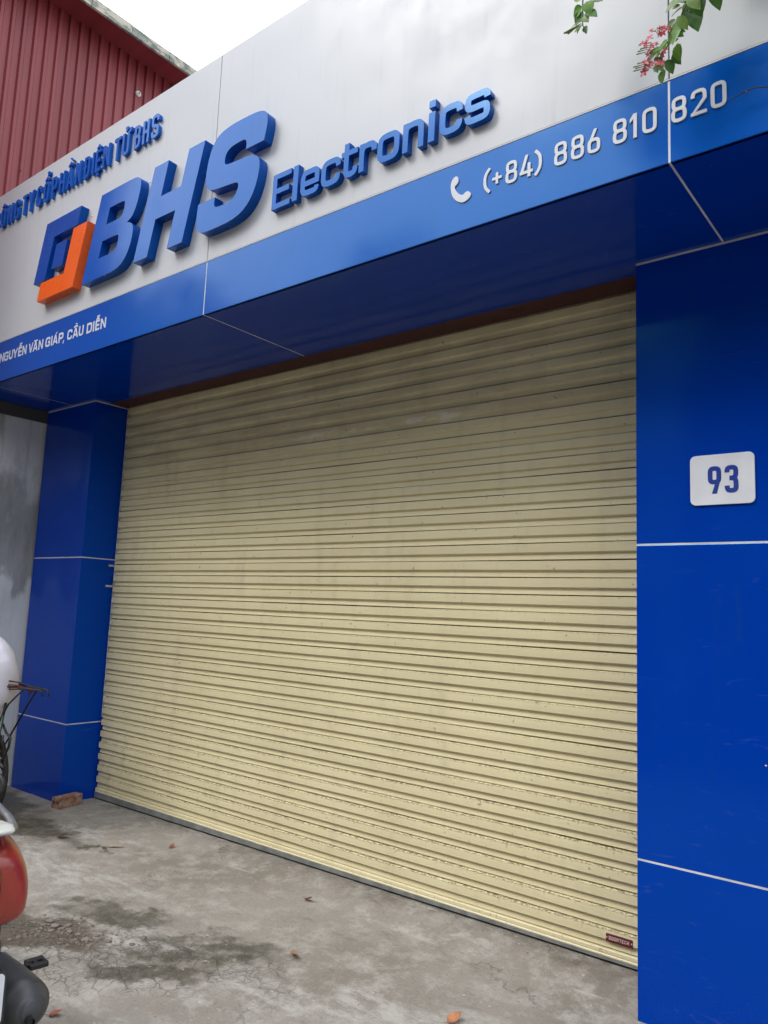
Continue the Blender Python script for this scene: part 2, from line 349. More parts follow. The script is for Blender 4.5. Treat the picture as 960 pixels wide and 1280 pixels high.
# ---- flat shapes -> united polygons -> extruded solids (used for all lettering)
def chaikin(poly, n=2):
    """poly: (x, y) smooth points or (x, y, 1) corner points"""
    for _ in range(n):
        out = []
        for i, p in enumerate(poly):
            a = poly[i-1]; b = poly[(i+1) % len(poly)]
            if len(p) > 2: out.append(p); continue
            out.append((p[0]*.75+a[0]*.25, p[1]*.75+a[1]*.25)); out.append((p[0]*.75+b[0]*.25, p[1]*.75+b[1]*.25))
        poly = out
    return [(p[0], p[1]) for p in poly]
def union(pos, neg=()):
    vs = []; fs = []
    for poly in list(pos)+list(neg):
        ar = sum(poly[i-1][0]*poly[i][1]-poly[i][0]*poly[i-1][1] for i in range(len(poly)))
        if ar < 0: poly = list(poly)[::-1]
        fs.append(list(range(len(vs), len(vs)+len(poly)))); vs += [Vector(p) for p in poly]
    ov, oe, of, _, _, orig = delaunay_2d_cdt(vs, [], fs, 0, 1e-6)
    npos = len(pos); tris = []
    for f, o in zip(of, orig):
        if o and not any(i >= npos for i in o):
            a, b, c = (ov[i] for i in f)
            if (b-a).cross(c-a) < 0: f = f[::-1]
            tris.append(tuple(f))
    return [tuple(v) for v in ov], tris
def solid(name, pos, neg, origin, depth, mats, parent, back=0.0, axis='y', label=None, bev=0.0):
    """extrude the 2D union: u -> x, v -> z, front at y = origin.y - depth, back at origin.y"""
    ov, tris = union(pos, neg); bm = bmesh.new(); used = {i for t in tris for i in t}
    fv = {i: bm.verts.new((ov[i][0], -depth, ov[i][1])) for i in used}; cnt = {}
    for t in tris:
        try: f = bm.faces.new([fv[i] for i in t]); f.material_index = 0
        except ValueError: continue
        for k in range(3):
            e = (t[k], t[(k+1) % 3]); cnt[e] = 1
    bv = {}
    def B(i):
        if i not in bv: bv[i] = bm.verts.new((ov[i][0], back, ov[i][1]))
        return bv[i]
    for (a, b) in list(cnt):
        if (b, a) not in cnt:
            f = bm.faces.new((fv[b], fv[a], B(a), B(b))); f.material_index = 1 if len(mats) > 1 else 0
    me = bpy.data.meshes.new(name); bm.to_mesh(me); bm.free()
    for m in mats: me.materials.append(m)
    o = bpy.data.objects.new(name, me); setp(o, parent, None, label); o.location = origin; return o
# ---- stroke glyphs
def rpath(pts, r, closed=False, seg=5):
    n_ = len(pts); out = []
    for i, p in enumerate(pts):
        p = Vector(p[:2])
        if (not closed and i in (0, n_-1)) or r <= 0 or len(pts[i]) > 2: out.append(p); continue
        a = Vector(pts[i-1][:2]); b = Vector(pts[(i+1) % n_][:2]); la = (a-p).length; lb = (b-p).length
        ra = min(r, la*.5 if (closed or i > 1) else la, lb*.5 if (closed or i < n_-2) else lb)
        s_ = p+(a-p).normalized()*ra; e_ = p+(b-p).normalized()*ra
        for k in range(seg+1):
            t = k/seg; q = s_*(1-t)**2+p*(2*t*(1-t)*1.0)+e_*t*t
            # pull a little toward the corner for a rounder arc
            q = q+(p-q)*.16*sin(pi*t); out.append(q)
    return out
def strokeq(pts, s, closed=False):
    q = [Vector(p[:2]) for p in pts]; pts = []
    for p in q:
        if not pts or (p-pts[-1]).length > 1e-5: pts.append(p)
    if closed and (pts[0]-pts[-1]).length < 1e-5: pts.pop()
    n_ = len(pts); out = []; hs = s/2; segs = n_ if closed else n_-1
    D = [(pts[(i+1) % n_]-pts[i]).normalized() for i in range(segs)]
    for i in range(segs):
        a, b = pts[i], pts[(i+1) % n_]; nn = Vector((-D[i].y, D[i].x))*hs
        out.append([tuple(a-nn), tuple(b-nn), tuple(b+nn), tuple(a+nn)])
    for i in (range(n_) if closed else range(1, n_-1)):
        d1, d2 = D[i-1], D[i]; cr = d1.cross(d2)
        if abs(cr) < 1e-4: continue
        sg = -1 if cr > 0 else 1; n1 = Vector((-d1.y, d1.x))*sg; n2 = Vector((-d2.y, d2.x))*sg; mt = (n1+n2)
        if mt.length < .3: continue
        mt = mt.normalized(); mt = mt*(hs/max(.5, mt.dot(n1))); p = pts[i]
        out.append([tuple(p), tuple(p+n1*hs), tuple(p+mt), tuple(p+n2*hs)])
    return out
def glyph(ch, w, h, s, r=None):
    """returns positive polygons inside [0,w]x[0,h]"""
    a = s/2; L, R, B, T = a, w-a, a, h-a; Mi = h*.51; P = []
    rr = r if r is not None else min((w-s)*.62, h*.3)
    def ln(*p, closed=False, rad=0.0, ss=s): P.extend(strokeq(rpath([tuple(x) for x in p], rad, closed), ss, closed))
    def bar(x0, y0, x1, y1): P.append([(x0, y0), (x1, y0), (x1, y1), (x0, y1)])
    if ch == 'C': ln((R, h*.66), (R, T), (L, T), (L, B), (R, B), (R, h*.34), rad=rr)
    elif ch == 'G': ln((R, h*.70), (R, T), (L, T), (L, B), (R, B), (R, h*.48, 1), (w*.55, h*.48), rad=rr)
    elif ch in 'O0': ln((R, T), (L, T), (L, B), (R, B), closed=True, rad=rr)
    elif ch == 'D': bar(0, 0, s, h); ln((L, T), (R, T), (R, B), (L, B), rad=rr)
    elif ch == 'N': bar(0, 0, s, h); bar(w-s, 0, w, h); P.append([(0, h), (s*.95, h), (w, 0), (w-s*.95, 0)])
    elif ch == 'T': bar(w/2-a, 0, w/2+a, h); bar(0, h-s, w, h)
    elif ch == 'Y': bar(w/2-a, 0, w/2+a, h*.42); P.append([(0, h), (s, h), (w/2+a, h*.38), (w/2-a, h*.38)]); P.append([(w-s, h), (w, h), (w/2+a, h*.38), (w/2-a, h*.38)])
    elif ch == 'P': bar(0, 0, s, h); ln((L, T), (R, T), (R, h*.44), (L, h*.44), rad=rr)
    elif ch == 'R': bar(0, 0, s, h); ln((L, T), (R, T), (R, h*.46), (L, h*.46), rad=rr); P.append([(w*.45, h*.5), (w*.45+s, h*.5), (w, 0), (w-s, 0)])
    elif ch == 'B':
        bar(0, 0, s, h); ln((L, T), (R*.97, T), (R*.97, h*.52), (L, h*.52), rad=rr); ln((L, h*.52), (R, h*.52), (R, B), (L, B), rad=rr)
    elif ch == 'H': bar(0, 0, s, h); bar(w-s, 0, w, h); bar(0, h*.5-a, w, h*.5+a)
    elif ch == 'A':
        P.append([(0, 0), (s, 0), (w/2+a, h), (w/2-a, h)]); P.append([(w-s, 0), (w, 0), (w/2+a, h), (w/2-a, h)]); bar(w*.24, h*.20, w*.76, h*.20+s*.85)
    elif ch == 'V': P.append([(0, h), (s, h), (w/2+a, 0), (w/2-a, 0)]); P.append([(w-s, h), (w, h), (w/2+a, 0), (w/2-a, 0)])
    elif ch == 'I': bar(w/2-a, 0, w/2+a, h)
    elif ch == 'E': bar(0, 0, s, h); bar(0, 0, w, s*.95); bar(0, h-s*.95, w, h); bar(0, h*.5-s*.48, w*.92, h*.5+s*.48)
    elif ch == 'U': ln((L, h), (L, B), (R, B), (R, h), rad=rr)
    elif ch == 'S': ln((R, h*.70), (R, T), (L, T), (L, h*.52), (R, h*.48), (R, B), (L, B), (L, h*.30), rad=rr)
    elif ch == '8': ln((R*.97, T), (L+.03*w, T), (L+.03*w, h*.52), (R*.97, h*.52), closed=True, rad=rr*.9); ln((R, h*.52), (L, h*.52), (L, B), (R, B), closed=True, rad=rr*.9)
    elif ch == '6': ln((R, h*.56), (L, h*.56), (L, B), (R, B), closed=True, rad=rr); P.append([(w*.5, h), (w*.5+s, h), (s*1.05, h*.42), (0, h*.36)])
    elif ch == '9': ln((R, T), (L, T), (L, h*.42), (R, h*.42), closed=True, rad=rr); P.append([(w*.30, 0), (w*.30+s*1.02, 0), (w, h*.62), (w-s, h*.52)])
    elif ch == '1': bar(w-s, 0, w, h); P.append([(w-s*.5, h), (w-s, h), (0, h*.80), (0, h*.66), (w-s*.5, h*.86)])
    elif ch == '2': ln((L, h*.70), (L, T), (R, T), (R, h*.56), rad=rr); P.append([(R+a, h*.56), (R-a, h*.60), (0, s*.5), (0, 0), (s, s*.7)]); bar(0, 0, w, s*.95)
    elif ch == '3': ln((L, h*.74), (L, T), (R, T), (R, h*.53), (w*.35, h*.53), rad=rr); ln((w*.35, h*.53), (R, h*.53), (R, B), (L, B), (L, h*.26), rad=rr)
    elif ch == '4': bar(w*.60, 0, w*.60+s, h*.62); bar(0, h*.17, w, h*.17+s*.95); P.append([(w*.42, h), (w*.42+s, h), (s*1.05, h*.18), (0, h*.18)])
    elif ch == '(': ln((w, h*1.03), (a*1.1, h*.80), (a*1.1, h*.20), (w, -h*.06), rad=h*.3)
    elif ch == ')': ln((0, h*1.03), (w-a*1.1, h*.80), (w-a*1.1, h*.20), (0, -h*.06), rad=h*.3)
    elif ch == '+': bar(w/2-a*.9, h*.2, w/2+a*.9, h*.72); bar(w*.02, h*.46-a*.9, w*.98, h*.46+a*.9)
    elif ch == ',': P.append([(0, -h*.18), (w*.5, -h*.18), (w, h*.13), (w*.3, h*.13)])
    # lower case: h is the x-height
    elif ch == 'l': bar(0, 0, w, h*1.36)
    elif ch == 'i': bar(0, 0, w, h); bar(0, h*1.16, w, h*1.40)
    elif ch == 'e': ln((L, h*.47, 1), (R, h*.47, 1), (R, T), (L, T), (L, B), (R, B), (R, h*.27), rad=rr)
    elif ch == 'c': ln((R, h*.64), (R, T), (L, T), (L, B), (R, B), (R, h*.36), rad=rr)
    elif ch == 'o': ln((R, T), (L, T), (L, B), (R, B), closed=True, rad=rr)
    elif ch == 't': x = w*.16; ln((x+a, h*1.28), (x+a, B), (R, B), (R, h*.34), rad=rr); bar(0, h-s*.9, w*.96, h)
    elif ch == 'r': bar(0, 0, s, h); ln((L, h*.5), (L, T), (R, T), (R, h*.62), rad=rr)
    elif ch == 'n': bar(0, 0, s, h); ln((L, h*.5), (L, T), (R, T), (R, 0), rad=rr)
    elif ch == 's': ln((R, h*.70), (R, T), (L, T), (L, h*.5), (R, h*.5), (R, B), (L, B), (L, h*.30), rad=rr*.8)
    return P
def accent(kind, w, h, s):
    P = []; c = w/2; t = s*.8; y = h*1.06
    if '^' in kind: P += strokeq([Vector((c-w*.36, y)), Vector((c, y+h*.13)), Vector((c+w*.36, y))], t); y += h*.05
    if 'b' in kind: P += strokeq(rpath([(c-w*.3, y+h*.12), (c-w*.26, y+h*.02), (c+w*.26, y+h*.02), (c+w*.3, y+h*.12)], w*.2), t)
    y2 = h*1.30 if '^' in kind else h*1.08; x2 = c+(w*.12 if '^' in kind else 0)
    if "'" in kind: P.append([(x2-t*.2, y2-h*.02), (x2+t*.8, y2-h*.02), (x2+t*2.1, y2+h*.14), (x2+t*.6, y2+h*.14)])
    if '`' in kind: P.append([(x2+t*.1, y2-h*.02), (x2+t*1.1, y2-h*.02), (x2-t*.2, y2+h*.14), (x2-t*1.6, y2+h*.14)])
    if '?' in kind: P += strokeq(rpath([(x2-w*.16, y2+h*.13), (x2+w*.14, y2+h*.15), (x2+w*.14, y2+h*.05), (x2-w*.02, y2+h*.03), (x2-w*.02, y2-h*.03)], w*.1), t*.75)
    if '~' in kind: P += strokeq(rpath([(x2-w*.34, y2+h*.0), (x2-w*.2, y2+h*.10), (x2+w*.12, y2+h*.02), (x2+w*.3, y2+h*.11)], w*.2), t*.8)
    if '.' in kind: P.append([(c-t*.6, -h*.19), (c+t*.6, -h*.19), (c+t*.6, -h*.07), (c-t*.6, -h*.07)])
    if 'h' in kind: P += strokeq(rpath([(w-s*.6, h-s*.3), (w+s*.5, h-s*.1), (w+s*.55, h*1.12)], s*.6), t)
    if 'd' in kind: P.append([(-s*.55, h*.46), (w*.45, h*.46), (w*.45, h*.46+s*.8), (-s*.55, h*.46+s*.8)])
    return P
def letter(parent, name, ch, acc, x0, x1, z0, h, s, y, depth, mats, shear=0.0, r=None, gap=.92):
    w = (x1-x0)*gap; P = glyph(ch, w, h, s, r)+accent(acc, w, h, s)
    P = [[(u+v_*shear, v_) for u, v_ in p] for p in P]
    return solid(name, P, [], (x0, y, z0), depth, mats, parent)

# ------------------------------------------------------------------ setting
def sstep(a, b, x): t = max(0, min(1, (x-a)/(b-a))); return t*t*(3-2*t)
def gh(x, y):
    t = max(0., min(1.3, x/4.4))
    z = .030*t-.065*t*sstep(.03, .36, -y)
    z -= .012*max(0, -y-.4)
    z += .006*sin(x*2.1+y*1.3)*sstep(.3, .8, -y)+.004*sin(x*5.3-y*4.1)*sstep(.3, .8, -y)
    return z
ys = [0.35, .1]+[-.04*i for i in range(0, 60)]+[-2.4-.1*i for i in range(0, 25)]
xs = [-3+.25*i for i in range(0, 8)]+[-1+.06*i for i in range(0, 110)]+[5.6+.2*i for i in range(0, 23)]
vs = [(x, y, gh(x, y)+random.uniform(-.0012, .0012)) for y in ys for x in xs]; nx = len(xs)
fs = [(j*nx+i, (j+1)*nx+i, (j+1)*nx+i+1, j*nx+i+1) for j in range(len(ys)-1) for i in range(nx-1)]
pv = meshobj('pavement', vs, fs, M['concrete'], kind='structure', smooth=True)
box('kerb', -3, 10, -4.96, -4.80, -.35, -.045, M['alu'] if False else simple('kerb_concrete', (.3, .29, .27), .9), kind='structure', bev=.01)
meshobj('road', [(-60, -12.5, -.17), (60, -12.5, -.17), (60, -4.96, -.17), (-60, -4.96, -.17)], [(0, 1, 2, 3)], M['asphalt'], kind='structure')
meshobj('ground', [(-400, -400, -.2), (400, -400, -.2), (400, 400, -.2), (-400, 400, -.2)], [(0, 1, 2, 3)], M['earth'], kind='structure')

# ------------------------------------------------------------------ the shop building
W_, Z1, Z2, ZS, ZB, ZT = 4.4334, 1.8776, .5864, 3.157, 3.475, 4.7565
YP, YF, XL, XR = -.30, -.991, -.755, 7.38
SX = [XL, -.342, 2.2315, 4.8055, XR]; G = .004
shop = thing('shop_building', 'single-storey shop with blue and silver-white panel cladding around a closed cream roller shutter', 'building', (2.2, 0, 0))
def panel(x0, x1, y0, y1, z0, z1, mat=None): return box('cladding_panel', x0, x1, y0, y1, z0, z1, mat or M['blue'], shop, bev=.0018)
# pillars: three stacked wrapped panels each, with a white sealant line between
for (a, b) in ((XL, 0.0), (W_, XR)):
    for (z0, z1) in ((-.12, Z2-G), (Z2+G, Z1-G), (Z1+G, ZS-.012)):
        panel(a, b, YP, .02, z0, z1)
    for z in (Z2, Z1): box('joint_strip', a+.0015, b-.0015, YP+.0012, .018, z-G-.002, z+G+.002, M['seal'], shop)
    box('joint_strip', a+.0015, b-.0015, YP+.0012, .018, ZS-.014, ZS-.0015, M['seal'], shop)
# soffit
for i, (x0, x1) in enumerate(((SX[0], -.342), (-.342, SX[2]), (SX[2], SX[3]), (SX[3], XR))):
    panel(x0+(.004 if i else 0), x1-.004, YF+.004, -.178, ZS, ZS+.02)
for x in (-.342, SX[2], SX[3]): box('joint_strip', x-.0055, x+.0055, YF+.006, -.179, ZS+.0012, ZS+.018, M['seal'], shop)
# fascia band and parapet
for x0, x1 in zip(SX[1:], SX[2:]):
    a = XL if x0 == SX[1] else x0+.0035
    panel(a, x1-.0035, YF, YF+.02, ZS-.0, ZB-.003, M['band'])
    panel(a, x1-.0008 if x1 != XR else x1, YF, YF+.02, ZB+.004, ZT, M['white'])
for x in SX[2:4]:
    box('joint_strip', x-.0045, x+.0045, YF+.0012, YF+.018, ZS+.001, ZB-.004, M['seal'], shop)
    box('joint_strip', x-.0012, x+.0012, YF+.0025, YF+.018, ZB+.005, ZT-.002, M['gap'], shop)
box('band_trim', XL, XR, YF-.002, YF+.016, ZB-.0025, ZB+.0015, M['seal'], shop)
box('parapet_cap', XL, XR, YF+.021, YF+.30, ZT-.02, ZT-.002, M['white'], shop)
box('parapet_return', XL, XL+.02, YF+.021, YF+.30, ZS, ZT-.022, M['white'], shop)
box('rear_wall', XL+.01, XR, .6, 7.0, 0, 4.3, M['render'], shop)
box('soffit_core', XL+.01, XR-.01, YF+.022, .58, ZS+.045, ZT-.03, M['dark'], shop)
box('rusty_lintel', .001, W_-.001, -.177, -.016, ZS+.001, ZS+.04, M['rust'], shop, bev=.003)
# shutter
shut = bpy.data.objects.new('roller_shutter', None); C.objects.link(shut); shut.location = (2.2, 0, 0); shut.parent = shop
shut.matrix_parent_inverse = Matrix.Translation((-2.2, 0, 0)); PINV['roller_shutter'] = Matrix.Translation((-2.2, 0, 0)); shut['label'] = 'closed cream ribbed roller shutter'
PT = .0877; X0, X1 = .020, W_+.05
prof = [(-.0004, .024), (-.0016, -.010), (-.0022, -.0137), (-.0040, -.0156), (-.026, -.0162), (-.046, -.0157), (-.0482, -.0142), (-.0522, -.001), (-.0570, -.0004), (-.070, -.0014), (-.0832, -.0034), (-.0840, -.0030), (-.0846, .024)]
def slatmesh(seed, sag):
    rnd = random.Random(seed); N = 18; ph = [rnd.uniform(0, 6.28) for _ in range(4)]; vs = []; fs = []
    for i in range(N+1):
        x = X0+(X1-X0)*i/N; dz = sag*(sin(x*1.3+ph[0])*.0009+sin(x*3.1+ph[1])*.0005); dy = sag*(sin(x*1.9+ph[2])*.0010+sin(x*4.7+ph[3])*.0005)
        for (z, y) in prof: vs.append((x-2.2, y+dy, z+dz))
    K = len(prof)
    for i in range(N):
        for k in range(K-1): fs.append((i*K+k, i*K+k+1, (i+1)*K+k+1, (i+1)*K+k))
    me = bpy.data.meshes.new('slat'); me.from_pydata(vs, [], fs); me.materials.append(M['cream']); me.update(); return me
sm_ = [slatmesh(i, 1.0) for i in range(5)]
for k in range(-1, 35):
    o = bpy.data.objects.new('slat', sm_[k % 5]); C.objects.link(o); o.parent = shut; o.matrix_parent_inverse = PINV['roller_shutter']
    o.location = (2.2+random.uniform(-.003, .003), random.uniform(-.0006, .0006), 3.154-PT*k)
zb = 3.154-PT*35
meshobj('bottom_slat', [(x, y, z) for x in (X0, X1) for (z, y) in ((zb, .004), (zb-.0018, -.0135), (zb-.004, -.0156), (zb-.018, -.016), (zb-.022, -.013), (zb-.026, -.017), (zb-.032, -.017))],
        [(k, k+1, k+8, k+7) for k in range(6)], M['cream'], shut)
def quadstrip(name, zz, yy, mat, par):   # follows the slightly tilted threshold
    vs = []; fs = []
    for i, x in enumerate((X0, 1.5, 3, X1)):
        g = gh(x, 0)
        vs += [(x, yy[0], zz[0]), (x, yy[0], g+zz[1]), (x, yy[1], g+zz[1]), (x, yy[1], zz[0])]
    for i in range(3):
        for k in range(4): fs.append((i*4+k, i*4+(k+1) % 4, i*4+4+(k+1) % 4, i*4+4+k))
    fs += [(0, 3, 2, 1), (12, 13, 14, 15)]
    return meshobj(name, vs, fs, mat, par)
quadstrip('bottom_bar', (zb-.030, .012), (-.022, .006), M['alu'], shut)
quadstrip('rubber_seal', (.0125, -.004), (-.012, .004), M['black'], shut)
box('guide_rail', -.01, .019, .022, .05, 0, ZS, M['dark'], shut)
box('guide_edge', .0005, .004, -.004, .019, .62, ZS-.02, M['seal'], shut)
for z, l in ((1.828, .045), (1.662, .06)): box('fixing_lug', .001, .010, -.012-l, -.002, z-.008, z+.008, M['galv'], shut, bev=.001)
bz = .137
bm = bmesh.new(); bbox(bm, 4.186, 4.312, -.0185, -.0125, bz-.0185, bz+.0185, .004)
bd = frombm('maker_badge', bm, M['maroon'], shut, label='small maroon badge with raised lettering')
P = []; x = 4.202
for ch in 'DOORTECH':
    P += [[(u+x, v_+bz-.007) for u, v_ in p] for p in glyph(ch, .0095, .015, .0026)]; x += .0118
solid('badge_lettering', P, [], (0, -.0186, 0), .0016, [M['badge_txt']], shut)
for x in (4.1925, 4.3055):
    bm = bmesh.new(); lathe(bm, (x, -.0185, bz), (0, -1, 0), [(0, .0035), (.0015, .003), (.002, 0)], 8); frombm('badge_rivet', bm, M['galv'], shut)

# ------------------------------------------------------------------ signs on the building
ls = thing('logo_sign', 'large raised sign with blue and orange square emblem followed by three big blue capitals', 'sign', (1.5, YF, 3.9))
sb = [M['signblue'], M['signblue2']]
yb, dp = YF-.0005, .058
def pin(x, z, par, r=.006):
    pass
ic1 = [(.435, 4.207), (.893, 4.207), (.862, 4.08), (.548, 4.08), (.473, 3.782), (.327, 3.782)]
solid('emblem_blue_frame', [[(.435, 4.207), (.893, 4.207), (.861, 4.078), (.556, 4.078), (.478, 3.778), (.322, 3.778)]], [], (0, yb, 0), dp, [M['signblue2']], ls)
solid('emblem_blue_square', [[(.600, 4.010), (.744, 4.010), (.704, 3.834), (.556, 3.834)]], [], (0, yb, 0), dp, [M['signblue2']], ls)
solid('emblem_orange_corner', [[(.824, 4.062), (1.000, 4.062), (.880, 3.628), (.405, 3.628), (.437, 3.759), (.745, 3.759)]], [], (0, yb, 0), dp+.004, [M['orange']], ls)
B_o = [(1.143, 4.198, 1), (1.48, 4.198), (1.56, 4.192), (1.596, 4.15), (1.583, 4.06), (1.555, 3.985), (1.52, 3.935), (1.47, 3.914, 1), (1.528, 3.893), (1.548, 3.845), (1.533, 3.76), (1.495, 3.685), (1.43, 3.632), (1.33, 3.615), (1.22, 3.615, 1), (.989, 3.615, 1)]
B_1 = [(1.254, 4.078, 1), (1.38, 4.078), (1.43, 4.074), (1.424, 4.01), (1.395, 3.968), (1.33, 3.968), (1.226, 3.968, 1)]
B_2 = [(1.200, 3.862, 1), (1.34, 3.862), (1.388, 3.858), (1.384, 3.80), (1.355, 3.752), (1.29, 3.750), (1.171, 3.750, 1)]
solid('letter', [chaikin(B_o)], [chaikin(B_1), chaikin(B_2)], (0, yb, 0), dp, sb, ls, label='big blue letter B')
solid('letter', [[(1.729, 4.190), (1.869, 4.190), (1.816, 3.974), (2.010, 3.974), (2.065, 4.190), (2.212, 4.190), (2.060, 3.613), (1.917, 3.613), (1.972, 3.838), (1.778, 3.838), (1.720, 3.613), (1.578, 3.613)]], [], (0, yb, 0), dp, sb, ls, label='big blue letter H')
S_o = [(2.672, 4.188), (2.722, 4.165), (2.738, 4.12), (2.732, 4.06), (2.716, 4.0, 1), (2.576, 4.0, 1), (2.578, 4.045), (2.56, 4.066), (2.49, 4.066), (2.435, 4.056), (2.405, 4.03), (2.398, 3.985), (2.415, 3.965), (2.47, 3.960), (2.585, 3.954), (2.655, 3.940), (2.692, 3.905), (2.696, 3.85), (2.68, 3.77), (2.64, 3.69), (2.575, 3.638), (2.49, 3.615), (2.38, 3.611), (2.24, 3.613), (2.195, 3.640), (2.180, 3.70), (2.190, 3.800, 1), (2.336, 3.800, 1), (2.332, 3.745), (2.365, 3.732), (2.44, 3.730), (2.495, 3.742), (2.525, 3.775), (2.535, 3.815), (2.51, 3.832), (2.43, 3.838), (2.30, 3.850), (2.258, 3.875), (2.240, 3.925), (2.248, 4.02), (2.280, 4.12), (2.335, 4.178), (2.44, 4.196), (2.57, 4.196)]
solid('letter', [chaikin(S_o)], [], (0, yb, 0), dp, sb, ls, label='big blue letter S')
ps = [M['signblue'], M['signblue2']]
es = thing('word_sign', 'raised blue word in mostly lower-case letters right of the big capitals, ending in cs', 'sign', (3.4, YF, 3.7))
EL = [('E', 2.781, 2.914), ('l', 2.931, 2.966), ('e', 2.988, 3.115), ('c', 3.130, 3.256), ('t', 3.260, 3.366), ('r', 3.374, 3.480), ('o', 3.485, 3.613), ('n', 3.632, 3.748), ('i', 3.773, 3.807), ('c', 3.833, 3.951), ('s', 3.962, 4.087)]
for ch, a, b in EL:
    z0 = 3.592+(a-2.78)*.008; h = .192 if ch == 'E' else .140
    st = .030
    w = b-a; P = glyph(ch, w, h, st, None if ch == 'E' else .038)
    solid('letter', [[(u+v_*.02, v_) for u, v_ in p] for p in P], [], (a, yb, z0), .034, ps, es)
ns = thing('company_name_sign', 'small raised blue Vietnamese company name in condensed capitals above the emblem', 'sign', (.6, YF, 4.5))
NL = [('C', '', -.532, -.423), ('O', '^', -.415, -.305), ('N', '', -.298, -.192), ('G', '', -.188, -.080), ('T', '', -.066, .035), ('Y', '', .026, .136), ('C', '', .150, .250), ('O', '^?', .256, .358), ('P', '', .374, .468), ('H', '', .478, .578),
      ('A', '^`', .582, .690), ('N', '', .696, .793), ('D', 'd', .812, .904), ('I', '', .912, .945), ('E', '^.', .955, 1.037), ('N', '', 1.046, 1.152), ('T', '', 1.180, 1.275), ('U', 'h?', 1.275, 1.372), ('B', '', 1.412, 1.496), ('H', '', 1.504, 1.591), ('S', '', 1.600, 1.695)]
for ch, ac, a, b in NL: letter(ns, 'letter', ch, ac, a, b, 4.442, .160, .0225, yb, .024, [M['signblue']], shear=.0, gap=.70+.055*(a+.5))
as_ = thing('address_sign', 'white street address in condensed capitals on the left of the blue band', 'sign', (.5, YF, 3.3))
AL = [('N', '', -.215, -.150), ('G', '', -.143, -.077), ('U', '', -.068, -.006), ('Y', '', -.004, .066), ('E', '^~', .074, .126), ('N', '', .136, .199), ('V', '', .228, .295), ('A', 'b', .292, .362), ('N', '', .372, .436), ('G', '', .468, .534), ('I', '', .544, .564), ('A', "'", .568, .638),
      ('P', '', .648, .710), (',', '', .708, .725), ('C', '', .762, .826), ('A', '^`', .832, .902), ('U', '', .908, .968), ('D', '', 1.006, 1.072), ('I', '', 1.080, 1.098), ('E', '^~', 1.110, 1.160), ('N', '', 1.172, 1.236)]
for ch, ac, a, b in AL: letter(as_, 'letter', ch, ac, a, b, 3.306-(a+.2)*.012, .071, .0145, yb, .0012, [M['print_white']], gap=.97)
ph = thing('phone_number_sign', 'pale grey telephone number with handset symbol on the right of the blue band', 'sign', (4.4, YF, 3.3))
PL = [('(', 4.046, 4.077), ('+', 4.088, 4.134), ('8', 4.151, 4.204), ('4', 4.216, 4.274), (')', 4.284, 4.314), ('8', 4.366, 4.420), ('8', 4.436, 4.489), ('6', 4.503, 4.553), ('8', 4.602, 4.655), ('1', 4.666, 4.692), ('0', 4.712, 4.764), ('8', 4.815, 4.868), ('2', 4.882, 4.935), ('0', 4.948, 4.999)]
for ch, a, b in PL: letter(ph, 'character', ch, '', a, b, 3.290+(a-4.05)*.009, .096, .0127, yb, .005, [M['signwhite']], gap=1)
hp = [(3.902, 3.412), (3.918, 3.408), (3.924, 3.384), (3.915, 3.372), (3.902, 3.366), (3.908, 3.348), (3.926, 3.324), (3.946, 3.312), (3.958, 3.322), (3.972, 3.324), (3.988, 3.308), (3.984, 3.294), (3.962, 3.280), (3.940, 3.280), (3.912, 3.298), (3.892, 3.326), (3.883, 3.360), (3.884, 3.392)]
solid('handset_symbol', [chaikin(hp)], [], (0, yb, 0), .005, [M['signwhite']], ph)
hn = thing('house_number_plate', 'white rounded plate with blue house number on the right blue pillar', 'sign', (4.79, YP, 2.135))
def rrect(x0, x1, z0, z1, r, n_=6):
    o = []
    for cx, cz, a0 in ((x1-r, z1-r, 0), (x0+r, z1-r, 90), (x0+r, z0+r, 180), (x1-r, z0+r, 270)):
        for k in range(n_+1): t = radians(a0+90*k/n_); o.append((cx+r*cos(t), cz+r*sin(t)))
    return o
solid('plate', [rrect(4.664, 4.911, 2.034, 2.241, .022)], [], (0, YP-.0005, 0), .009, [M['plate_white']], hn)
for ch, a, b in (('9', 4.734, 4.786), ('3', 4.799, 4.851)):
    solid('digit', glyph(ch, b-a, .113, .0185), [], (a, YP-.0098, 2.079), .0012, [M['plate_blue']], hn)
# tiny fixings seen on the cladding
bm = bmesh.new(); lathe(bm, (4.925, YP, 1.03), (0, -1, 0), [(0, .004), (.002, .0035), (.003, 0)], 8); frombm('screw_head', bm, M['signwhite'], shop)
for z in (1.632, 1.572):
    bm = bmesh.new(); lathe(bm, (4.494, YP, z), (0, -1, 0), [(0, .0035), (.0012, .003), (.0016, 0)], 8); frombm('screw_head', bm, M['blue'], shop)
for (x, z) in ((.985, 4.115), (1.645, 4.135), (2.06, 3.66), (1.83, 3.635), (1.13, 3.72)):
    bm = bmesh.new(); lathe(bm, (x, YF-.03, z), (.85, -.1, -.3), [(0, .005), (.006, .004), (.008, 0)], 8); frombm('sign_screw', bm, M['galv'], ls)

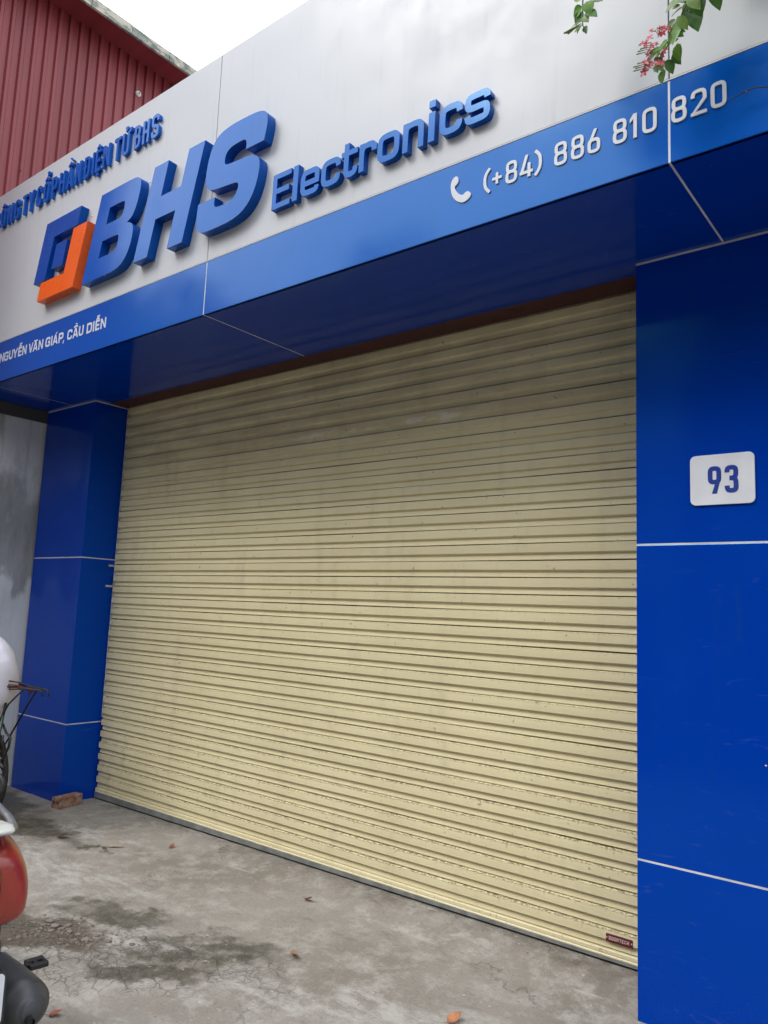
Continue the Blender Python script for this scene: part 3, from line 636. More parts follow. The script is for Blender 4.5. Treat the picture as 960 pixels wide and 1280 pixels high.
# ------------------------------------------------------------------ neighbouring building on the left
XN = -.80
nb = thing('neighbour_building', 'taller neighbouring building with grey rendered wall below and red ribbed metal cladding above', 'building', (-2.5, 2, 0))
box('rendered_wall', XN-4, XN, -2.35, 8, -.2, 3.06, M['render'], nb)
box('dark_ledge', XN-4, XN+.02, -2.35, 8, 3.06, 3.20, M['dark'] if False else simple('dark_ledge_grey', (.055, .055, .055), .9), nb)  # near-black ledge along the top of the rendered wall
y = -2.34; per = .102
while y < 5.5:
    vs = []; fs = []; i = 0
    for k in range(8):
        for (dy, dx) in ((0, 0), (.052, 0), (.064, .020), (.090, .020), (per, 0)):
            if k < 7 and dy == per: continue
            vs += [(XN+dx-.0, y+k*per+dy, 3.2), (XN+dx-.0, y+k*per+dy, 6.99)]
    for i in range(len(vs)//2-1): fs.append((2*i, 2*i+2, 2*i+3, 2*i+1))
    meshobj('ribbed_sheet', vs, fs, M['redsheet'], nb); y += 8*per-.0
box('inner_wall', XN-3.9, XN-.01, -2.33, 5.4, 3.2, 6.95, M['dark'], nb)
box('roof', XN-4.2, XN+.27, -2.5, 5.6, 6.898, 6.938, M['redsheet'], nb)
y = -2.5; k = 0
while y < 5.4:
    l = .42; box('eave_trim', XN+.272+.002*(k % 2), XN+.30+.002*(k % 2), y, y+l-.004, 6.878-.001*(k % 3), 6.968+.003*(k % 2), M['trim'], nb, bev=.002); y += l; k += 1
bm = bmesh.new(); lathe(bm, (XN+.02, .30, 6.55), (1, 0, 0), [(0, .03), (.012, .028), (.02, .01)], 12); frombm('vent_cap', bm, M['tan'], nb)
for (yy, zz_) in ((-.745, 5.2), (-.42, 5.35)):
    bm = bmesh.new(); lathe(bm, (XN+.02, yy, zz_), (1, 0, 0), [(0, .008), (.004, .006), (.006, 0)], 6); frombm('roofing_screw', bm, M['dark'], nb)

# ------------------------------------------------------------------ plants
def leafmesh(bm, base, direction, nrm, L, Wd, mi=0, curl=.25):
    d = Vector(direction).normalized(); nn = Vector(nrm); nn = (nn-d*nn.dot(d)).normalized(); sd = d.cross(nn); b = Vector(base); N = 6; rows = []
    for i in range(N+1):
        t = i/N; wdt = Wd*.5*(sin(pi*min(1, t*1.02)**.85)**.8 if 0 < t < 1 else .03); c = b+d*L*t+nn*(-curl*L*t*t*.5)
        fold = nn*wdt*.30
        rows.append([bm.verts.new(c-sd*wdt+fold), bm.verts.new(c), bm.verts.new(c+sd*wdt+fold)])
    for a, c in zip(rows, rows[1:]):
        for k in range(2):
            f = bm.faces.new((a[k], a[k+1], c[k+1], c[k])); f.smooth = True; f.material_index = mi
def leaf(parent, x, y, z, ang, L, Wd, mat, tilt=None, curl=.3):
    """ang: direction in the facade plane, 0 = +x, 90 = up"""
    bm = bmesh.new(); a = radians(ang)
    tl = random.uniform(-.4, .4) if tilt is None else tilt
    leafmesh(bm, (0, 0, 0), (cos(a), tl, sin(a)), (random.uniform(-.5, .5), -1, random.uniform(-.2, .7)), L, Wd, 0, curl)
    me = bpy.data.meshes.new('leaf'); bm.to_mesh(me); bm.free(); me.materials.append(mat)
    o = bpy.data.objects.new('leaf', me); setp(o, parent); o.location = (x, y, z); return o
def flower(parent, x, y, z, s=.016):
    bm = bmesh.new(); ax = Vector((random.uniform(-.6, .4), -1, random.uniform(-.5, .2))).normalized()
    u = ax.orthogonal().normalized(); w = ax.cross(u)
    for k in range(5):
        a = 2*pi*k/5+random.uniform(-.1, .1); d = (u*cos(a)+w*sin(a)); leafmesh(bm, d*.001, d+ax*.25, ax, s*random.uniform(.8, 1.2), s*.55, 0 if random.random() < .75 else 1, .5)
    tube(bm, [Vector((0, 0, 0)), -ax*.02+Vector((0, .004, .012))], [.0018, .0012], 5, 2)
    me = bpy.data.meshes.new('flower'); bm.to_mesh(me); bm.free()
    for m in (M['petal'], M['petal2'], M['stem']): me.materials.append(m)
    o = bpy.data.objects.new('flower', me); setp(o, parent); o.location = (x, y, z); return o
cp = thing('flowering_creeper', 'creeper with pink-red flower clusters hanging over the white panel above the telephone number', 'plant', (5.2, YF, ZT))
tubeobj('stem', [(5.25, -1.02, 4.85), (5.15, -1.2, 4.6), (5.06, -1.21, 4.2), (5.0, -1.19, 3.85), (4.945, -1.18, 3.62), (4.912, -1.17, 3.568), (4.888, -1.17, 3.519), (4.869, -1.17, 3.481), (4.845, -1.17, 3.441), (4.83, -1.17, 3.39)], [.006, .006, .005, .004, .0035, .003, .003, .0028, .0022, .0012], M['stem'], cp)
for (x, z, a, L, wd, m) in ((4.921, 3.600, -72, .135, .075, 'leafd'), (4.955, 3.60, -80, .10, .07, 'leafd'), (4.908, 3.545, -103, .125, .036, 'leaf'), (4.900, 3.55, -125, .085, .028, 'leafy'), (4.885, 3.475, -88, .07, .045, 'leaf'), (4.868, 3.475, -140, .075, .05, 'leaf'), (4.845, 3.455, -160, .07, .045, 'leaf'), (4.85, 3.43, -70, .06, .04, 'leafd'),
                            (4.84, 3.40, -100, .06, .036, 'leaf'), (4.925, 3.62, 160, .05, .035, 'leafd'), (4.93, 3.63, -110, .085, .05, 'leafy'), (4.95, 3.64, -60, .08, .05, 'leaf'), (4.99, 3.625, -55, .07, .05, 'leafd'), (4.94, 3.66, -20, .09, .055, 'leaf'), (4.90, 3.60, 170, .035, .02, 'leafy'), (4.86, 3.50, 170, .03, .02, 'leafy'), (4.865, 3.455, -60, .055, .035, 'leafd'), (4.83, 3.46, -120, .05, .03, 'leafy'), (4.84, 3.48, -150, .055, .034, 'leaf'), (4.815, 3.43, -80, .05, .03, 'leaf'), (4.825, 3.415, -60, .05, .032, 'leafy'), (4.87, 3.52, -40, .06, .035, 'leaf'), (4.905, 3.62, -150, .07, .04, 'leafy'), (4.96, 3.66, -100, .10, .06, 'leaf'), (4.85, 3.50, -100, .045, .028, 'leaf'), (4.88, 3.57, -160, .05, .03, 'leafd')):
    leaf(cp, x, -1.165+random.uniform(-.03, .03), z, a, L*.86, wd*.86, M[m])
tubeobj('side_stem', [(5.30, -1.1, 3.95), (5.20, -1.2, 3.74), (5.08, -1.22, 3.62), (5.02, -1.2, 3.60), (4.97, -1.19, 3.60), (4.93, -1.18, 3.585)], [.004, .004, .003, .003, .0025, .002], M['stem'], cp)
for (x, z, a, L, wd, m) in ((5.00, 3.60, -70, .075, .045, 'leafd'), (5.03, 3.61, -35, .08, .05, 'leaf'), (5.06, 3.62, -110, .07, .04, 'leafy'), (4.975, 3.61, -130, .07, .04, 'leaf'), (4.915, 3.575, 175, .05, .03, 'leafy'), (4.94, 3.58, -60, .07, .04, 'leafy'), (4.90, 3.535, -60, .06, .034, 'leafy'), (4.875, 3.50, -20, .05, .03, 'leaf'), (4.86, 3.47, -10, .04, .026, 'leafy'), (4.845, 3.44, 160, .045, .028, 'leafd'), (4.93, 3.61, 150, .06, .035, 'leaf')):
    leaf(cp, x, -1.18+random.uniform(-.03, .02), z, a, L, wd, M[m])
FL = [(4.845, 3.523), (4.803, 3.516), (4.786, 3.486), (4.814, 3.478), (4.842, 3.499), (4.802, 3.446), (4.814, 3.41), (4.786, 3.394), (4.845, 3.433), (4.851, 3.394), (4.855, 3.52), (4.795, 3.44), (4.78, 3.40), (4.822, 3.485), (4.812, 3.452), (4.806, 3.40), (4.84, 3.405), (4.79, 3.49)]
for (x, z) in FL+[(x+random.gauss(0, .012), z+random.gauss(0, .012)) for (x, z) in FL[::2]]:
    flower(cp, x, -1.185+random.uniform(-.02, .02), z, random.uniform(.009, .014))
bm = bmesh.new()
for (x, z) in ((4.751, 3.423), (4.758, 3.415), (4.767, 3.474), (4.762, 3.466), (4.833, 3.532), (4.826, 3.526), (4.752, 3.408), (4.775, 3.48), (4.765, 3.43), (4.77, 3.497)):
    tube(bm, [(4.83, -1.17, z-.01), ((4.83+x)/2, -1.19, z-.006), (x, -1.19, z)], [.001, .0009, .0025], 5)
frombm('bud_cluster', bm, [M['leafy']], cp)
bm = bmesh.new()    # the mass of foliage it hangs from, mostly above the frame
for k in range(2000):
    x = random.uniform(4.95, 7.3); zlow = 3.76+.05*sin(x*6)+.5*sstep(5.05, 4.9, x); z = zlow+(5.15-zlow)*random.random()**.8
    y = -1.02-random.random()**1.5*.42*(1 if z < 4.8 else 1.3); a = random.uniform(-150, -30); ar = radians(a)
    leafmesh(bm, (x, y, z), (cos(ar), random.uniform(-.5, .2), sin(ar)), (random.uniform(-.5, .5), -1, .5), random.uniform(.07, .12), random.uniform(.04, .065), random.choice((0, 0, 1)))
frombm('foliage', bm, [M['leaf'], M['leafd']], cp, kind='stuff')
ls2 = thing('leafy_shoot', 'small leafy green shoot without flowers hanging at the top edge left of the flowering creeper', 'plant', (4.75, YF, ZT))
tubeobj('stem', [(4.95, -1.0, 4.8), (4.86, -1.2, 4.6), (4.72, -1.23, 4.2), (4.64, -1.22, 3.95), (4.575, -1.21, 3.77), (4.57, -1.2, 3.72), (4.568, -1.2, 3.69), (4.572, -1.2, 3.66), (4.583, -1.2, 3.622)], [.005, .005, .004, .0035, .003, .0025, .002, .002, .001], M['stem'], ls2)
for (x, z, a, L, wd, m) in ((4.57, 3.735, 185, .050, .042, 'leaf'), (4.568, 3.725, -135, .048, .042, 'leafd'), (4.566, 3.69, 178, .050, .030, 'leafy'), (4.578, 3.712, -35, .055, .042, 'leafd'), (4.585, 3.75, -75, .055, .045, 'leaf'), (4.572, 3.70, -60, .042, .030, 'leafy'), (4.572, 3.675, -130, .042, .032, 'leafy'), (4.61, 3.765, -50, .05, .035, 'leafd'),
                            (4.575, 3.775, 165, .045, .035, 'leaf'), (4.59, 3.80, 20, .06, .045, 'leaf'), (4.60, 3.83, 160, .06, .045, 'leafd'), (4.575, 3.66, -75, .035, .022, 'leafd'), (4.562, 3.665, -165, .03, .018, 'leafy')):
    leaf(ls2, x, -1.20+random.uniform(-.015, .015), z, a, L, wd, M[m])
bm = bmesh.new()
for dx, dz in ((-.045, -.01), (-.058, -.016), (-.066, -.012), (-.035, -.012), (-.05, -.022)): tube(bm, [(4.566, -1.2, 3.672), (4.566+dx, -1.205, 3.672+dz)], [.001, .003], 5)
frombm('bud_cluster', bm, [M['leafy']], ls2)
tw = thing('dead_twig', 'thin dark dry twig across the blue band right of the telephone number', 'twig', (5.1, YF, 3.28))
tubeobj('twig_stem', [(5.003, -1.03, 3.278), (5.03, -1.03, 3.288), (5.065, -1.03, 3.298), (5.095, -1.03, 3.297), (5.13, -1.03, 3.285), (5.25, -1.04, 3.30), (5.45, -1.05, 3.42), (5.6, -1.06, 3.8), (5.65, -1.06, 4.2)], [.0008, .0015, .002, .0022, .0024, .003, .003, .003, .004], M['twig'], tw, seg=6)
tubeobj('side_twig', [(5.068, -1.03, 3.298), (5.072, -1.035, 3.286), (5.070, -1.035, 3.280)], [.003, .0022, .001], M['twig'], tw, seg=6)

# ------------------------------------------------------------------ things on the ground
bk = thing('hollow_brick', 'broken-edged red clay brick with two holes lying at the foot of the left pillar', 'brick', (.085, -.285, gh(.08, -.28)), rot=radians(9)); bk.scale = (.9, .88, .84)
def circ(cx, cz, r): return [(cx+r*cos(2*pi*k/14), cz+r*sin(2*pi*k/14)) for k in range(14)]
o = solid('clay_body', [[(-.05, .004), (-.044, 0), (.046, 0), (.05, .006), (.049, .088), (.044, .094), (-.043, .093), (-.05, .087)]], [circ(-.023, .047, .0185), circ(.023, .048, .0185)], (0, 0, 0), .115, [M['clay']], bk, back=.115)
me = o.data
bm = bmesh.new(); bm.from_mesh(me); ed = [e for e in bm.edges if e.is_boundary]; bmesh.ops.holes_fill(bm, edges=ed, sides=400); bm.to_mesh(me); bm.free()
def dead_leaf(px, py, size, ang, mat, label, curl=.5, wr=.45):
    z = gh(px, py); bm = bmesh.new()
    leafmesh(bm, (0, 0, 0), (cos(ang), sin(ang), .05), (.2, .1, 1), size, size*wr, 0, -curl); tube(bm, [(0, 0, 0), (-cos(ang)*size*.3, -sin(ang)*size*.3, .006)], .0012, 5)
    for f in bm.faces: pass
    o = frombm('fallen_leaf', bm, mat); o.location = (px-cos(ang)*size*.5, py-sin(ang)*size*.5, z+.004); tag(o, label, 'leaf', 'dry leaves fallen on the concrete')
dead_leaf(.792, -.711, .075, .4, M['deadleaf'], 'small orange-brown dry leaf nearest the clay brick', .9, .7)
dead_leaf(1.186, -.569, .115, .75, M['deadleaf2'], 'long pale tan dry leaf between the brick and the shutter', .1, .22)
dead_leaf(1.42, -.315, .045, 1.8, M['deadleaf3'], 'tiny dark red-brown leaf scrap close to the left end of the shutter', .7, .6)
dead_leaf(2.651, -.339, .062, -.3, M['deadleaf'], 'small curled orange leaf nearest the middle of the shutter foot', .9, .55)
dead_leaf(3.048, -.847, .105, -.75, M['deadleaf'], 'brown curled leaf at the right edge of the dark stain on the concrete', .55, .38)
dead_leaf(2.724, -1.809, .05, .9, M['deadleaf3'], 'small rust-brown leaf right of the scooter silencer', .6, .6)
dead_leaf(3.887, -.799, .065, 1.2, M['deadleaf'], 'crumpled brown leaf in front of the shutter towards the right pillar', .8, .7)
dead_leaf(3.527, -1.235, .085, .2, M['deadleaf3'], 'reddish-brown leaf at the bottom edge of the picture', .6, .5)
dead_leaf(3.33, -1.372, .06, .5, M['deadleaf3'], 'dark red-brown leaf at the bottom edge left of the reddish one', .5, .3)
# loose grit and crumbs of broken concrete
bm = bmesh.new()
def crumb(x, y, s):
    z = gh(x, y); r = bmesh.ops.create_icosphere(bm, subdivisions=1, radius=s)
    for v in r['verts']: v.co = Vector((x+v.co.x*random.uniform(.7, 1.3), y+v.co.y*random.uniform(.7, 1.3), z+v.co.z*random.uniform(.4, .8)+s*.1))
for _ in range(420):
    t = random.gauss(0, 1); u = random.gauss(0, 1); crumb(1.95+t*.24*cos(.45)-u*.06*sin(.45), -1.50+t*.24*sin(.45)+u*.06, random.choice((.003, .004, .006, .009)))
for _ in range(26):
    t = random.gauss(0, 1); u = random.gauss(0, 1); crumb(1.98+t*.22*cos(.45)-u*.06*sin(.45), -1.49+t*.22*sin(.45)+u*.06, random.uniform(.011, .022))
for _ in range(420):
    x = random.uniform(.05, 4.4); crumb(x, -.03-abs(random.gauss(0, .05)), random.choice((.0015, .002, .003, .004)))
for _ in range(160): crumb(random.uniform(.3, 4.6), random.uniform(-2.1, -.05), random.choice((.0015, .002, .003)))
frombm('concrete_crumbs', bm, simple('crumb_grey', (.15, .128, .105), .95, vary=.4, nscale=6), kind='stuff')
C.objects['concrete_crumbs']['label'] = 'loose crumbs of broken concrete'

# ------------------------------------------------------------------ scooter, seen from behind at the left edge
hd = Vector((-.99, .14)).normalized()
sc = thing('red_scooter', 'parked red scooter at the left edge with dull grey silencer and pale number plate', 'scooter', (2.915, -2.335, gh(2.9, -2.3)), rot=math.atan2(hd.y, hd.x))
def loft(secs, n_=20, e=2.6):
    """sections (x, y centre, z centre, half width, half height)"""
    vs = []; fs = []
    for (x, yc, zc, hw, hh) in secs:
        for k in range(n_):
            t = 2*pi*k/n_; cx, sz = cos(t), sin(t)
            vs.append((x, yc+hw*math.copysign(abs(cx)**(2/e), cx), zc+hh*math.copysign(abs(sz)**(2/e), sz)))
    for i in range(len(secs)-1):
        for k in range(n_): fs.append((i*n_+k, i*n_+(k+1) % n_, (i+1)*n_+(k+1) % n_, (i+1)*n_+k))
    fs.append(tuple(range(n_-1, -1, -1))); fs.append(tuple((len(secs)-1)*n_+k for k in range(n_))); return vs, fs
hp_ = [(0, .98), (.35, .95), (.62, .80), (.82, .50), (.95, .15), (1.0, -.25), (.97, -.62), (.90, -.84), (.60, -.95), (0, -1.0)]
hp_ = hp_+[(-a, b) for a, b in hp_[-2:0:-1]]
secs = [(-.435, .758, .07, .07), (-.42, .758, .095, .105), (-.38, .758, .108, .125), (-.28, .763, .120, .135), (-.10, .755, .138, .135), (.12, .70, .142, .135), (.28, .64, .12, .12), (.38, .58, .09, .09)]
v_ = [(x, hw*a, zc+hh*b) for x, zc, hw, hh in secs for a, b in hp_]; n_ = len(hp_)
f_ = [(i*n_+k, i*n_+(k+1) % n_, (i+1)*n_+(k+1) % n_, (i+1)*n_+k) for i in range(len(secs)-1) for k in range(n_)]+[tuple(range(n_-1, -1, -1)), tuple((len(secs)-1)*n_+k for k in range(n_))]
o = meshobj('rear_fairing', v_, f_, M['redpaint'], sc, smooth=True); md = o.modifiers.new('s', 'SUBSURF'); md.levels = md.render_levels = 2
v_, f_ = loft([(-.452, .03, .768, .020, .045), (-.447, .03, .768, .036, .07), (-.40, .03, .768, .042, .076)], 14, 3); meshobj('tail_light', v_, f_, simple('dark_red_lens', (.16, .02, .012), .15), sc, smooth=True)
bm = bmesh.new(); tube(bm, [(-.02, -.10, .91), (-.25, -.075, .912), (-.38, -.05, .912), (-.42, 0, .913), (-.38, .05, .912), (-.25, .075, .912), (-.02, .10, .91)], .011, 10); frombm('grab_rail', bm, M['chrome'], sc)
v_, f_ = loft([(-.455, 0, .921, .022, .005), (-.44, 0, .920, .032, .006), (-.39, 0, .922, .044, .007), (-.32, 0, .919, .036, .006)], 14, 3); meshobj('rail_cap', v_, f_, M['cream2'], sc, smooth=True)
v_, f_ = loft([(-.20, 0, .82, .06, .02), (-.12, 0, .825, .10, .03), (.0, 0, .82, .125, .035), (.3, 0, .79, .12, .045), (.42, 0, .77, .08, .03)], 18, 3); meshobj('saddle', v_, f_, M['seat'], sc, smooth=True)
bm = bmesh.new(); lathe(bm, (0, -.06, .28), (0, 1, 0), [(0, .19), (.0, .24), (.015, .272), (.06, .283), (.105, .272), (.12, .24), (.12, .19)], 32); wh = frombm('rear_wheel', bm, M['black'], sc)
bm = bmesh.new(); lathe(bm, (0, -.05, .28), (0, 1, 0), [(0, .03), (.0, .19), (.1, .19), (.1, .03)], 24); o = frombm('rim', bm, M['alu'], None); o.parent = wh
v_, f_ = loft([(-.36, 0, .54, .05, .02), (-.30, 0, .55, .075, .03), (-.1, 0, .60, .08, .03), (.1, 0, .60, .07, .03)], 12, 3); meshobj('mudguard', v_, f_, M['plastic'], sc, smooth=True)
bm = bmesh.new(); bbox(bm, -.405, -.375, -.01, .10, .30, .56, .012); frombm('plate_bracket', bm, M['plastic'], sc)
hm = [(y_, z_) for y_, z_ in rrect(-.095, .095, -.07, .07, .014)]
pb = bmesh.new()
def platebox(bm, x0, x1, g, mi):
    a = [bm.verts.new((x0, .045+y_*(1+g), .455+z_*(1+g))) for y_, z_ in hm]; b = [bm.verts.new((x1, .045+y_*(1+g), .455+z_*(1+g))) for y_, z_ in hm]
    f = bm.faces.new(a); f.material_index = mi; f = bm.faces.new(b[::-1]); f.material_index = mi
    for k in range(len(a)): f = bm.faces.new((a[k], b[k], b[(k+1) % len(a)], a[(k+1) % len(a)])); f.material_index = mi
platebox(pb, -.424, -.406, .05, 0); platebox(pb, -.4265, -.4245, -.02, 1); frombm('number_plate', pb, [M['plastic'], M['plateface']], sc, label='pale number plate in dark rim')
bm = bmesh.new(); lathe(bm, (-.283, -.19, .325), (1, .06, -.03), [(-.006, 0), (-.006, .030), (-.003, .034), (.004, .036), (.006, .044), (.010, .047), (.030, .067), (.037, .068), (.039, .072), (.075, .076), (.20, .078), (.33, .076), (.38, .06), (.42, .03)], 28)
mf = frombm('silencer', bm, M['muffler'], sc)
bm = bmesh.new(); tube(bm, [(-.315, -.178, .305), (-.27, -.18, .305)], [.013, .013], 12, cap=False); tube(bm, [(-.305, -.178, .305), (-.302, -.178, .305)], [.011, .011], 12); o = frombm('exhaust_tip', bm, M['black'], None); o.parent = mf
bm = bmesh.new(); tube(bm, [(.06, -.145, .33), (.2, -.15, .25), (.4, -.12, .22), (.5, -.05, .28)], .016, 8); frombm('exhaust_pipe', bm, M['muffler'], sc)
bm = bmesh.new(); bbox(bm, -.10, .22, -.13, -.075, .27, .46, .02); bbox(bm, .05, .35, -.12, .12, .24, .42, .03); frombm('engine', bm, M['plastic'], sc)
bm = bmesh.new(); tube(bm, [(-.13, -.10, .63), (-.08, -.105, .36)], .022, 10); tube(bm, [(-.115, -.10, .60), (-.09, -.105, .42)], .032, 12); frombm('shock_absorber', bm, M['plastic'], sc)
bm = bmesh.new(); tube(bm, [(.02, -.10, .37), (-.02, -.25, .345), (-.02, -.275, .345)], [.009, .009, .009], 8)
bbox(bm, -.052, -.030, -.325, -.262, .338, .356, .004); bbox(bm, -.010, .012, -.325, -.262, .338, .356, .004)
for y_ in (-.325, -.295, -.268): bbox(bm, -.032, -.008, y_, y_+.012, .338, .354, .002)
frombm('pillion_footrest', bm, M['black'], sc)
v_, f_ = loft([(.36, 0, .50, .11, .12), (.55, 0, .36, .15, .05), (.85, 0, .34, .15, .045), (.98, 0, .42, .16, .10), (1.06, 0, .62, .19, .18), (1.10, 0, .80, .14, .16), (1.10, 0, .95, .06, .05)]); meshobj('front_body', v_, f_, M['redpaint'], sc, smooth=True)
bm = bmesh.new(); lathe(bm, (1.27, -.045, .28), (0, 1, 0), [(0, .20), (.0, .24), (.012, .272), (.045, .283), (.078, .272), (.09, .24), (.09, .20)], 28); wf = frombm('front_wheel', bm, M['black'], sc)
bm = bmesh.new(); lathe(bm, (1.27, -.035, .28), (0, 1, 0), [(0, .03), (.0, .2), (.07, .2), (.07, .03)], 20); o = frombm('rim', bm, M['alu'], None); o.parent = wf
bm = bmesh.new(); tube(bm, [(1.27, -.07, .28), (1.16, -.07, .72)], .018, 8); tube(bm, [(1.27, .07, .28), (1.16, .07, .72)], .018, 8); tube(bm, [(1.14, 0, .70), (1.05, 0, 1.02)], .02, 8); frombm('fork', bm, M['alu'], sc)
bm = bmesh.new(); tube(bm, [(.95, -.28, 1.0), (1.02, -.15, 1.03), (1.05, 0, 1.02), (1.02, .15, 1.03), (.93, .33, 1.02)], .014, 8); frombm('handlebar', bm, M['black'], sc)

# ------------------------------------------------------------------ bicycle and white bundle at the left edge
YB = -.90
def P3(x, z, dy=0): return (x+.30, YB+dy, z+.03)
bi = thing('old_bicycle', 'old dark bicycle with wire rear carrier standing in front of the left pillar', 'bicycle', (-.35, YB, 0))
g0 = gh(0, YB)
bm = bmesh.new(); lathe(bm, (.02, YB-.018, .33+g0), (0, 1, 0), [(0, .305), (-.002, .318), (.018, .33), (.038, .318), (.036, .305), (0, .305)], 40); rw = frombm('rear_wheel', bm, M['black'], bi)
bm = bmesh.new(); lathe(bm, (.02, YB-.012, .33+g0), (0, 1, 0), [(0, .292), (0, .305), (.024, .305), (.024, .292), (0, .292)], 40)
for k in range(20):
    a = 2*pi*k/20; tube(bm, [(.02+.02*cos(a+.3), YB, .33+g0+.02*sin(a+.3)), (.02+.295*cos(a), YB, .33+g0+.295*sin(a))], .0012, 4)
o = frombm('rim', bm, M['alu'], None); o.parent = rw; o.matrix_parent_inverse = Matrix()
bm = bmesh.new(); lathe(bm, (-1.05, YB-.018, .33+g0), (0, 1, 0), [(0, .305), (-.002, .318), (.018, .33), (.038, .318), (.036, .305), (0, .305)], 40); frombm('front_wheel', bm, M['black'], bi)
bm = bmesh.new()
for a, b, r in (((-.72, .30), (-.60, .84), .016), ((-.72, .30), (-1.12, .80), .018), ((-.61, .74), (-1.10, .86), .014), ((-1.10, .90), (-1.35, .33), .014), ((-.72, .30), (-.28, .33), .011), ((-.62, .72), (-.28, .33), .009)):
    tube(bm, [P3(*a), P3(*b)], r, 8)
frombm('frame', bm, M['bikegreen'], bi)
bm = bmesh.new()      # wire carrier
hz = .90
for dy in (-.065, .065): tube(bm, [P3(-.45, hz+.005, dy), P3(.10, hz+.012, dy), P3(.44, hz+.018, dy*.35), P3(.46, hz-.02, dy*.3)], .0055, 6)
for x in (-.3, -.1, .08, .22, .33): tube(bm, [P3(x, hz+.012, -.065*(1 if x < .1 else .75)), P3(x, hz+.012, .065*(1 if x < .1 else .75))], .0045, 6)
tube(bm, [P3(.06, hz+.05, -.06), P3(.2, hz+.045, -.04), P3(.44, hz+.018, -.02)], .0045, 6); tube(bm, [P3(.06, hz+.05, -.06), P3(.05, hz+.0, -.065)], .0045, 6)
tube(bm, [P3(.26, hz+.01, -.05), P3(.12, hz-.10, -.07), P3(-.28, .34, -.07)], .006, 6); tube(bm, [P3(.26, hz+.01, .05), P3(.12, hz-.10, .07), P3(-.28, .34, .07)], .006, 6)
frombm('rear_carrier', bm, M['bikemetal'], bi)
bm = bmesh.new()
for k in range(4): tube(bm, [P3(.0, hz+.02-.012*k, -.07), P3(.15, hz+.028-.010*k, -.05+.01*k), P3(.27, hz+.012, .02*k-.03), P3(.12, hz-.02-.01*k, .06)], .004, 5)
frombm('red_cord', bm, M['redrope'], bi)
v_, f_ = loft([(-.50, YB, .90, .03, .02), (-.34, YB, .91, .08, .03), (-.22, YB, .92, .10, .03)], 12); meshobj('saddle', v_, f_, M['seat'], bi, smooth=True)
bm = bmesh.new(); tube(bm, [P3(.05, .66, -.06), P3(.17, .62, -.09), P3(.25, .60, -.10), P3(.24, .54, -.10), P3(.18, .46, -.10), P3(.12, .42, -.08)], .008, 7); tube(bm, [P3(.13, .60, -.09), P3(.13, .46, -.09)], .006, 6); tube(bm, [P3(.12, .43, -.09), P3(.22, .40, -.11)], [.02, .012], 8)
frombm('side_basket_bracket', bm, M['bikemetal'], bi)
bm = bmesh.new(); lathe(bm, P3(.16, .30, -.10), (.3, -1, 0), [(0, .03), (.0, .062), (.03, .07), (.034, .055), (.01, .04), (.0, .0)], 18); frombm('lamp_housing', bm, M['muffler'], bi)
bm = bmesh.new(); tube(bm, [P3(.04, .80, -.05), P3(.10, .45, -.12), P3(.12, .20, -.14), P3(.115, .02, -.16)], [.010, .010, .009, .008], 8); frombm('stand', bm, M['bikegreen'], bi)
vs = [P3(.02, .72, -.08), P3(.00, .38, -.10), P3(-.10, .30, -.08), P3(-.20, .34, -.06), P3(.10, .42, -.12), P3(.09, .58, -.11)]
meshobj('mudflap', vs+[(x, y_+.006, z) for x, y_, z in vs], [(0, 1, 4, 5), (0, 2, 1), (0, 3, 2), (6, 11, 10, 7), (6, 7, 8), (6, 8, 9), (0, 5, 11, 6), (5, 4, 10, 11), (4, 1, 7, 10), (1, 2, 8, 7), (2, 3, 9, 8), (3, 0, 6, 9)], M['black'], bi)
# bundle: wrinkled white cloth, rounded at the top
N1, N2 = 40, 36; vs = []; fs = []
for i in range(N1+1):
    t = i/N1; z = .66+t*.60
    wv_ = .27*(max(0, 1-((t-.42)/.60)**2))**.5 if t > .42 else .27*(.30+.70*sin(t/.42*pi/2)**.9)
    for k in range(N2):
        a = 2*pi*k/N2; r = wv_*(1+.025*sin(a*3+t*9)+.030*sin(z*30+a*2.5+sin(a*2)*1.5)*sstep(.45, .9, t)+.012*sin(z*75-a*4)*sstep(.5, 1, t))
        vs.append((.115+r*cos(a)+.08*(t-.5), -.98+r*.62*sin(a), z+.012*sin(a*2+3)*t))
for i in range(N1):
    for k in range(N2): fs.append((i*N2+k, i*N2+(k+1) % N2, (i+1)*N2+(k+1) % N2, (i+1)*N2+k))
fs.append(tuple(range(N2-1, -1, -1))); fs.append(tuple(N1*N2+k for k in range(N2)))
o = meshobj('cloth_bundle', vs, fs, M['fabric'], smooth=True, origin=(.08, -.98, .52)); tag(o, 'tall rounded bundle in wrinkled white fabric on the bicycle at the left edge', 'bundle')

# ------------------------------------------------------------------ across the street (seen only as reflections in the glossy cladding)
def house(label, x0, x1, y0, y1, h, mat, floors, bays):
    t = thing('street_house', label, 'building', ((x0+x1)/2, y1, -.17))
    box('wall', x0, x1, y0, y1, -.17, h, mat, t); box('roof', x0-.2, x1+.2, y0-.2, y1+.3, h+.003, h+.22, M['tile'], t)
    fh = h/floors; bw = (x1-x0)/bays
    for f in range(floors):
        for b in range(bays):
            cx = x0+bw*(b+.5); z0 = f*fh+(.0 if f == 0 else .9)
            fr = box('window' if f else 'door', cx-bw*.32, cx+bw*.32, y1-.02, y1+.06, z0, f*fh+fh-.55, M['signwhite'], t)
            box('pane', cx-bw*.28, cx+bw*.28, y1+.061, y1+.07, z0+.08, f*fh+fh-.63, M['glass'], t)
house('tall cream house across the street to the far left', -46, -17.5, -26, -15, 13.4, M['facade1'], 4, 6)
house('green-grey three-storey house across the street to the left', -17, -13, -26, -16, 9.2, M['facade2'], 3, 4)
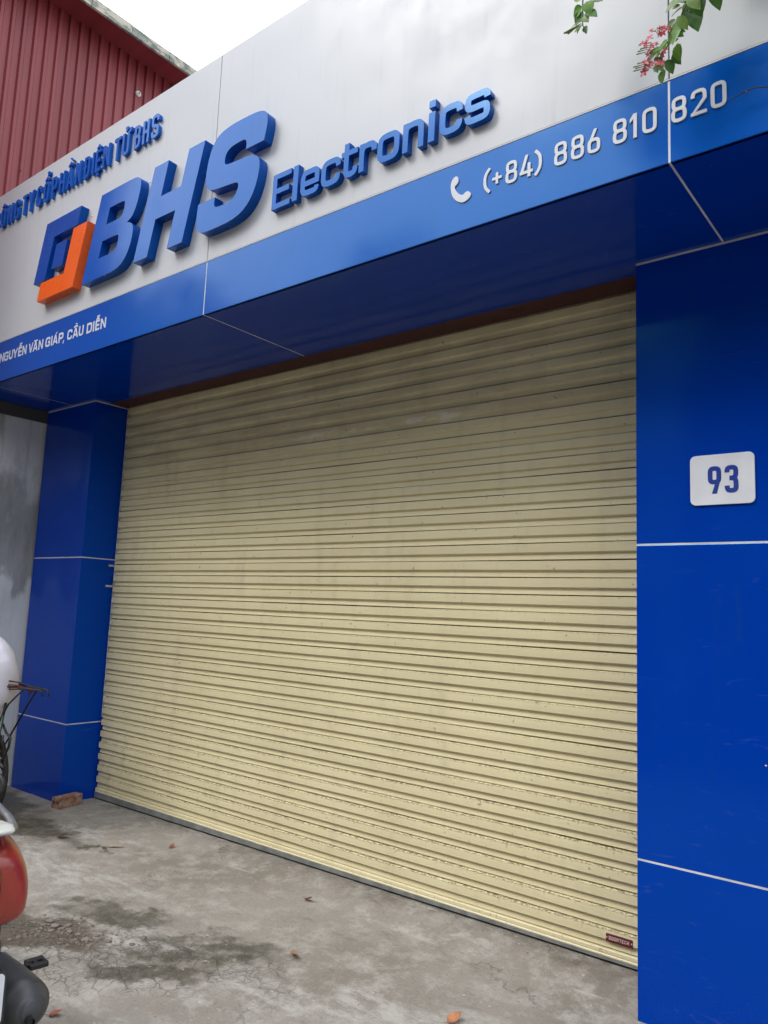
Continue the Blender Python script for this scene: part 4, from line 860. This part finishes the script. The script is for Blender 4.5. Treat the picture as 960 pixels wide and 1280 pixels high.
house('cream three-storey house directly across the street', -12.5, 0, -26, -15.5, 9.0, M['facade1'], 3, 4)
house('green-grey tall house across the street to the right', .5, 12, -26, -16, 10.2, M['facade2'], 3, 4)
house('cream three-storey house across the street far to the right', 12.5, 26, -26, -15.5, 9.6, M['facade1'], 3, 4)
def tree(label, x, y, h, r, seed, nl=2600, low=.45):
    rnd = random.Random(seed); t = thing('street_tree', label, 'tree', (x, y, -.17))
    bm = bmesh.new(); tube(bm, [(x, y, -.2), (x+.1, y, h*.3), (x-.05, y+.1, h*.6), (x, y, h*.85)], [.2, .16, .1, .04], 10)
    cl = []
    for k in range(16):
        a = rnd.uniform(0, 6.28); zz = h*rnd.uniform(low, .98); rr = r*rnd.uniform(.3, .95)*(1-.4*abs(zz/h-.7)/.3); c = Vector((x+rr*cos(a), y+rr*sin(a), zz)); cl.append((c, r*rnd.uniform(.28, .45)))
        tube(bm, [(x, y, h*.35), ((x+c.x)/2, (y+c.y)/2, (h*.35+c.z)/2+.1), tuple(c)], [.07, .045, .02], 6)
    frombm('trunk', bm, M['bark'], t)
    vs = []; fs = []
    for k in range(nl):
        c, cr_ = cl[k % len(cl)]; d = Vector((rnd.gauss(0, 1), rnd.gauss(0, 1), rnd.gauss(0, .8))).normalized()*cr_*rnd.random()**.4; p = c+d
        u = Vector((rnd.gauss(0, 1), rnd.gauss(0, 1), rnd.gauss(0, .5))).normalized()*.13; w = u.orthogonal().normalized()*.07; i = len(vs)
        vs += [tuple(p-u), tuple(p+w), tuple(p+u), tuple(p-w)]; fs.append((i, i+1, i+2, i+3))
    meshobj('crown', vs, fs, M['treeleaf'], t)
tree('leafy street tree across the road to the right', 3.6, -9.5, 10.4, 2.7, 3, 5600)
tree('leafy street tree further right across the road', 9.0, -10.0, 9.0, 2.8, 4, 4200)
tree('added round tree out of view across the road, darkening the shutter top', -2.6, -9.8, 7.6, 2.7, 8, 4200, .35)  # unseen tree added to keep low skylight off the shutter top
tree('added wide tree out of view left of the round one, darkening the shutter top', -7.6, -9.6, 7.4, 2.7, 9, 4000, .35)  # second added tree, out of view, blocks skylight beside the first
tree('leafy street tree across the road to the far left', -17.0, -10.5, 10.5, 3.4, 5, 5200)
tree('leafy street tree across the road to the left', -10.5, -11.5, 7.2, 2.6, 6, 3600)
